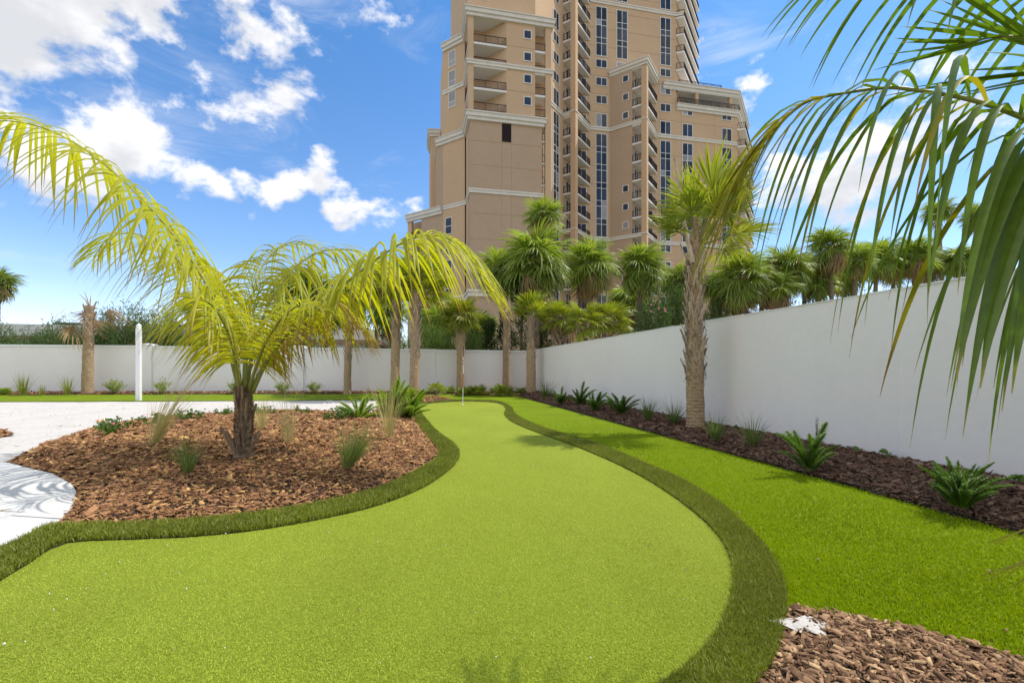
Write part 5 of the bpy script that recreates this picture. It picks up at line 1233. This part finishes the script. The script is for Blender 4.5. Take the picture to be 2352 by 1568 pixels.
def vine(u, v, label, n, seed):
    x, y = gr(u, v); z = zr(u, v); root = empty('vine', (x, y, z), 0, label, 'vine', 'small round-leaved vines at the foot of the right wall'); r = random.Random(seed)
    for i in range(n):
        mb = MB(); q = .045 * r.uniform(.8, 1.2); mb.add([(0, 0, 0)] + [(q * math.cos(a), q * math.sin(a), .006 * math.sin(2 * a)) for a in [k * .785 for k in range(8)]], [(0, k + 1, (k + 1) % 8 + 1) for k in range(8)])
        mb.build('leaf', m_lant, root, loc=(r.uniform(-.07, .07), r.uniform(-.05, .05), .05 + r.uniform(0, .05)), rot=(r.uniform(.3, 1.1), r.uniform(-.4, .4), r.uniform(0, 6)))
    mb = MB(); mb.tube([(-.06, 0, 0), (0, .01, .05), (.06, 0, .08)], .004, 4); mb.build('stem', m_stem, root)
vine(1971, 1070, 'single round vine leaves at the wall right of the dry-spiked fern', 2, 1); vine(2026, 1079, 'round vine leaves at the wall between the two near ferns', 3, 2); vine(2340, 1152, 'round vine leaves at the wall beside the right picture edge', 3, 3)

# ------------------------------------------------------------------ post, flag, litter
def post():
    x, y = gr(319, 920); root = empty('post', (x, y, 0), .25, 'white square post with round cap at the edge of the sand', 'post')
    mb = MB(); w = .082; mb.prism([(-w + .012, -w), (w - .012, -w), (w, -w + .012), (w, w - .012), (w - .012, w), (-w + .012, w), (-w, w - .012), (-w, -w + .012)], -.2, 2.93); mb.build('shaft', m_white, root)
    mb = MB(); mb.tube([(0, 0, z) for z in (2.93, 2.95, 2.97, 3.02, 3.08, 3.13, 3.16)], [.11, .11, .07, .095, .09, .05, .008], 14); mb.build('cap', m_white, root, smooth=True)
    mb = MB(); mb.tube([(0, 0, 3.15), (0, 0, 3.42)], .008, 6); mb.build('rod', m_chrome, root)
    for z in (2.75, 2.0):
        mb = MB(); mb.tube([(.02, -w - .012, z), (.02, -w + .01, z)], .018, 8); mb.build('bolt', m_chrome, root)
post()
def flag():
    x, y = gr(1063, 930); root = empty('flagstick', (x, y, .02), 0, 'thin white and maroon golf flagstick on the far end of the green', 'flagstick')
    for z0, z1, m in ((0, .62, m_white), (.62, 1.12, m_maroon), (1.12, 1.75, m_white), (1.75, 2.1, m_black)):
        mb = MB(); mb.tube([(.012 * z0, 0, z0), (.012 * z1, 0, z1)], .011, 8); mb.build('shaft_section', m, root)
    for z in (1.45, 1.56, 1.70):
        mb = MB(); mb.tube([(.012 * z, 0, z), (.012 * z, 0, z + .035)], .018, 8); mb.build('ring', m_black, root)
    mb = MB(); mb.tube([(0, 0, -.015), (0, 0, .004)], .055, 16); mb.build('cup', m_white, root)
flag()
def litter(name, poly, n, size, mat, seed, z, power=0):
    return chips(name, poly, n, lambda X, Y: np.full(X.shape, z), mat, seed, size=size, power=power, tilt=.1, lift=.004)
litter('sand_litter', grs([(0, 930), (450, 930), (800, 930), (850, 940), (600, 944), (380, 958), (200, 980), (60, 1035), (0, 1060)]), 150, (.02, .06), m_litter, 31, .005)
litter('white_speck', [p for p in green_poly], 110, (.005, .011), m_speck, 32, .026, 1.5); litter('brown_speck', green_poly, 60, (.01, .022), m_litter, 33, .026, 1.5)
litter('lawn_speck', lawn_poly, 120, (.015, .04), m_litter, 34, .035, 1.0); litter('paving_litter', pav_poly, 14, (.03, .08), m_litter, 35, .026)
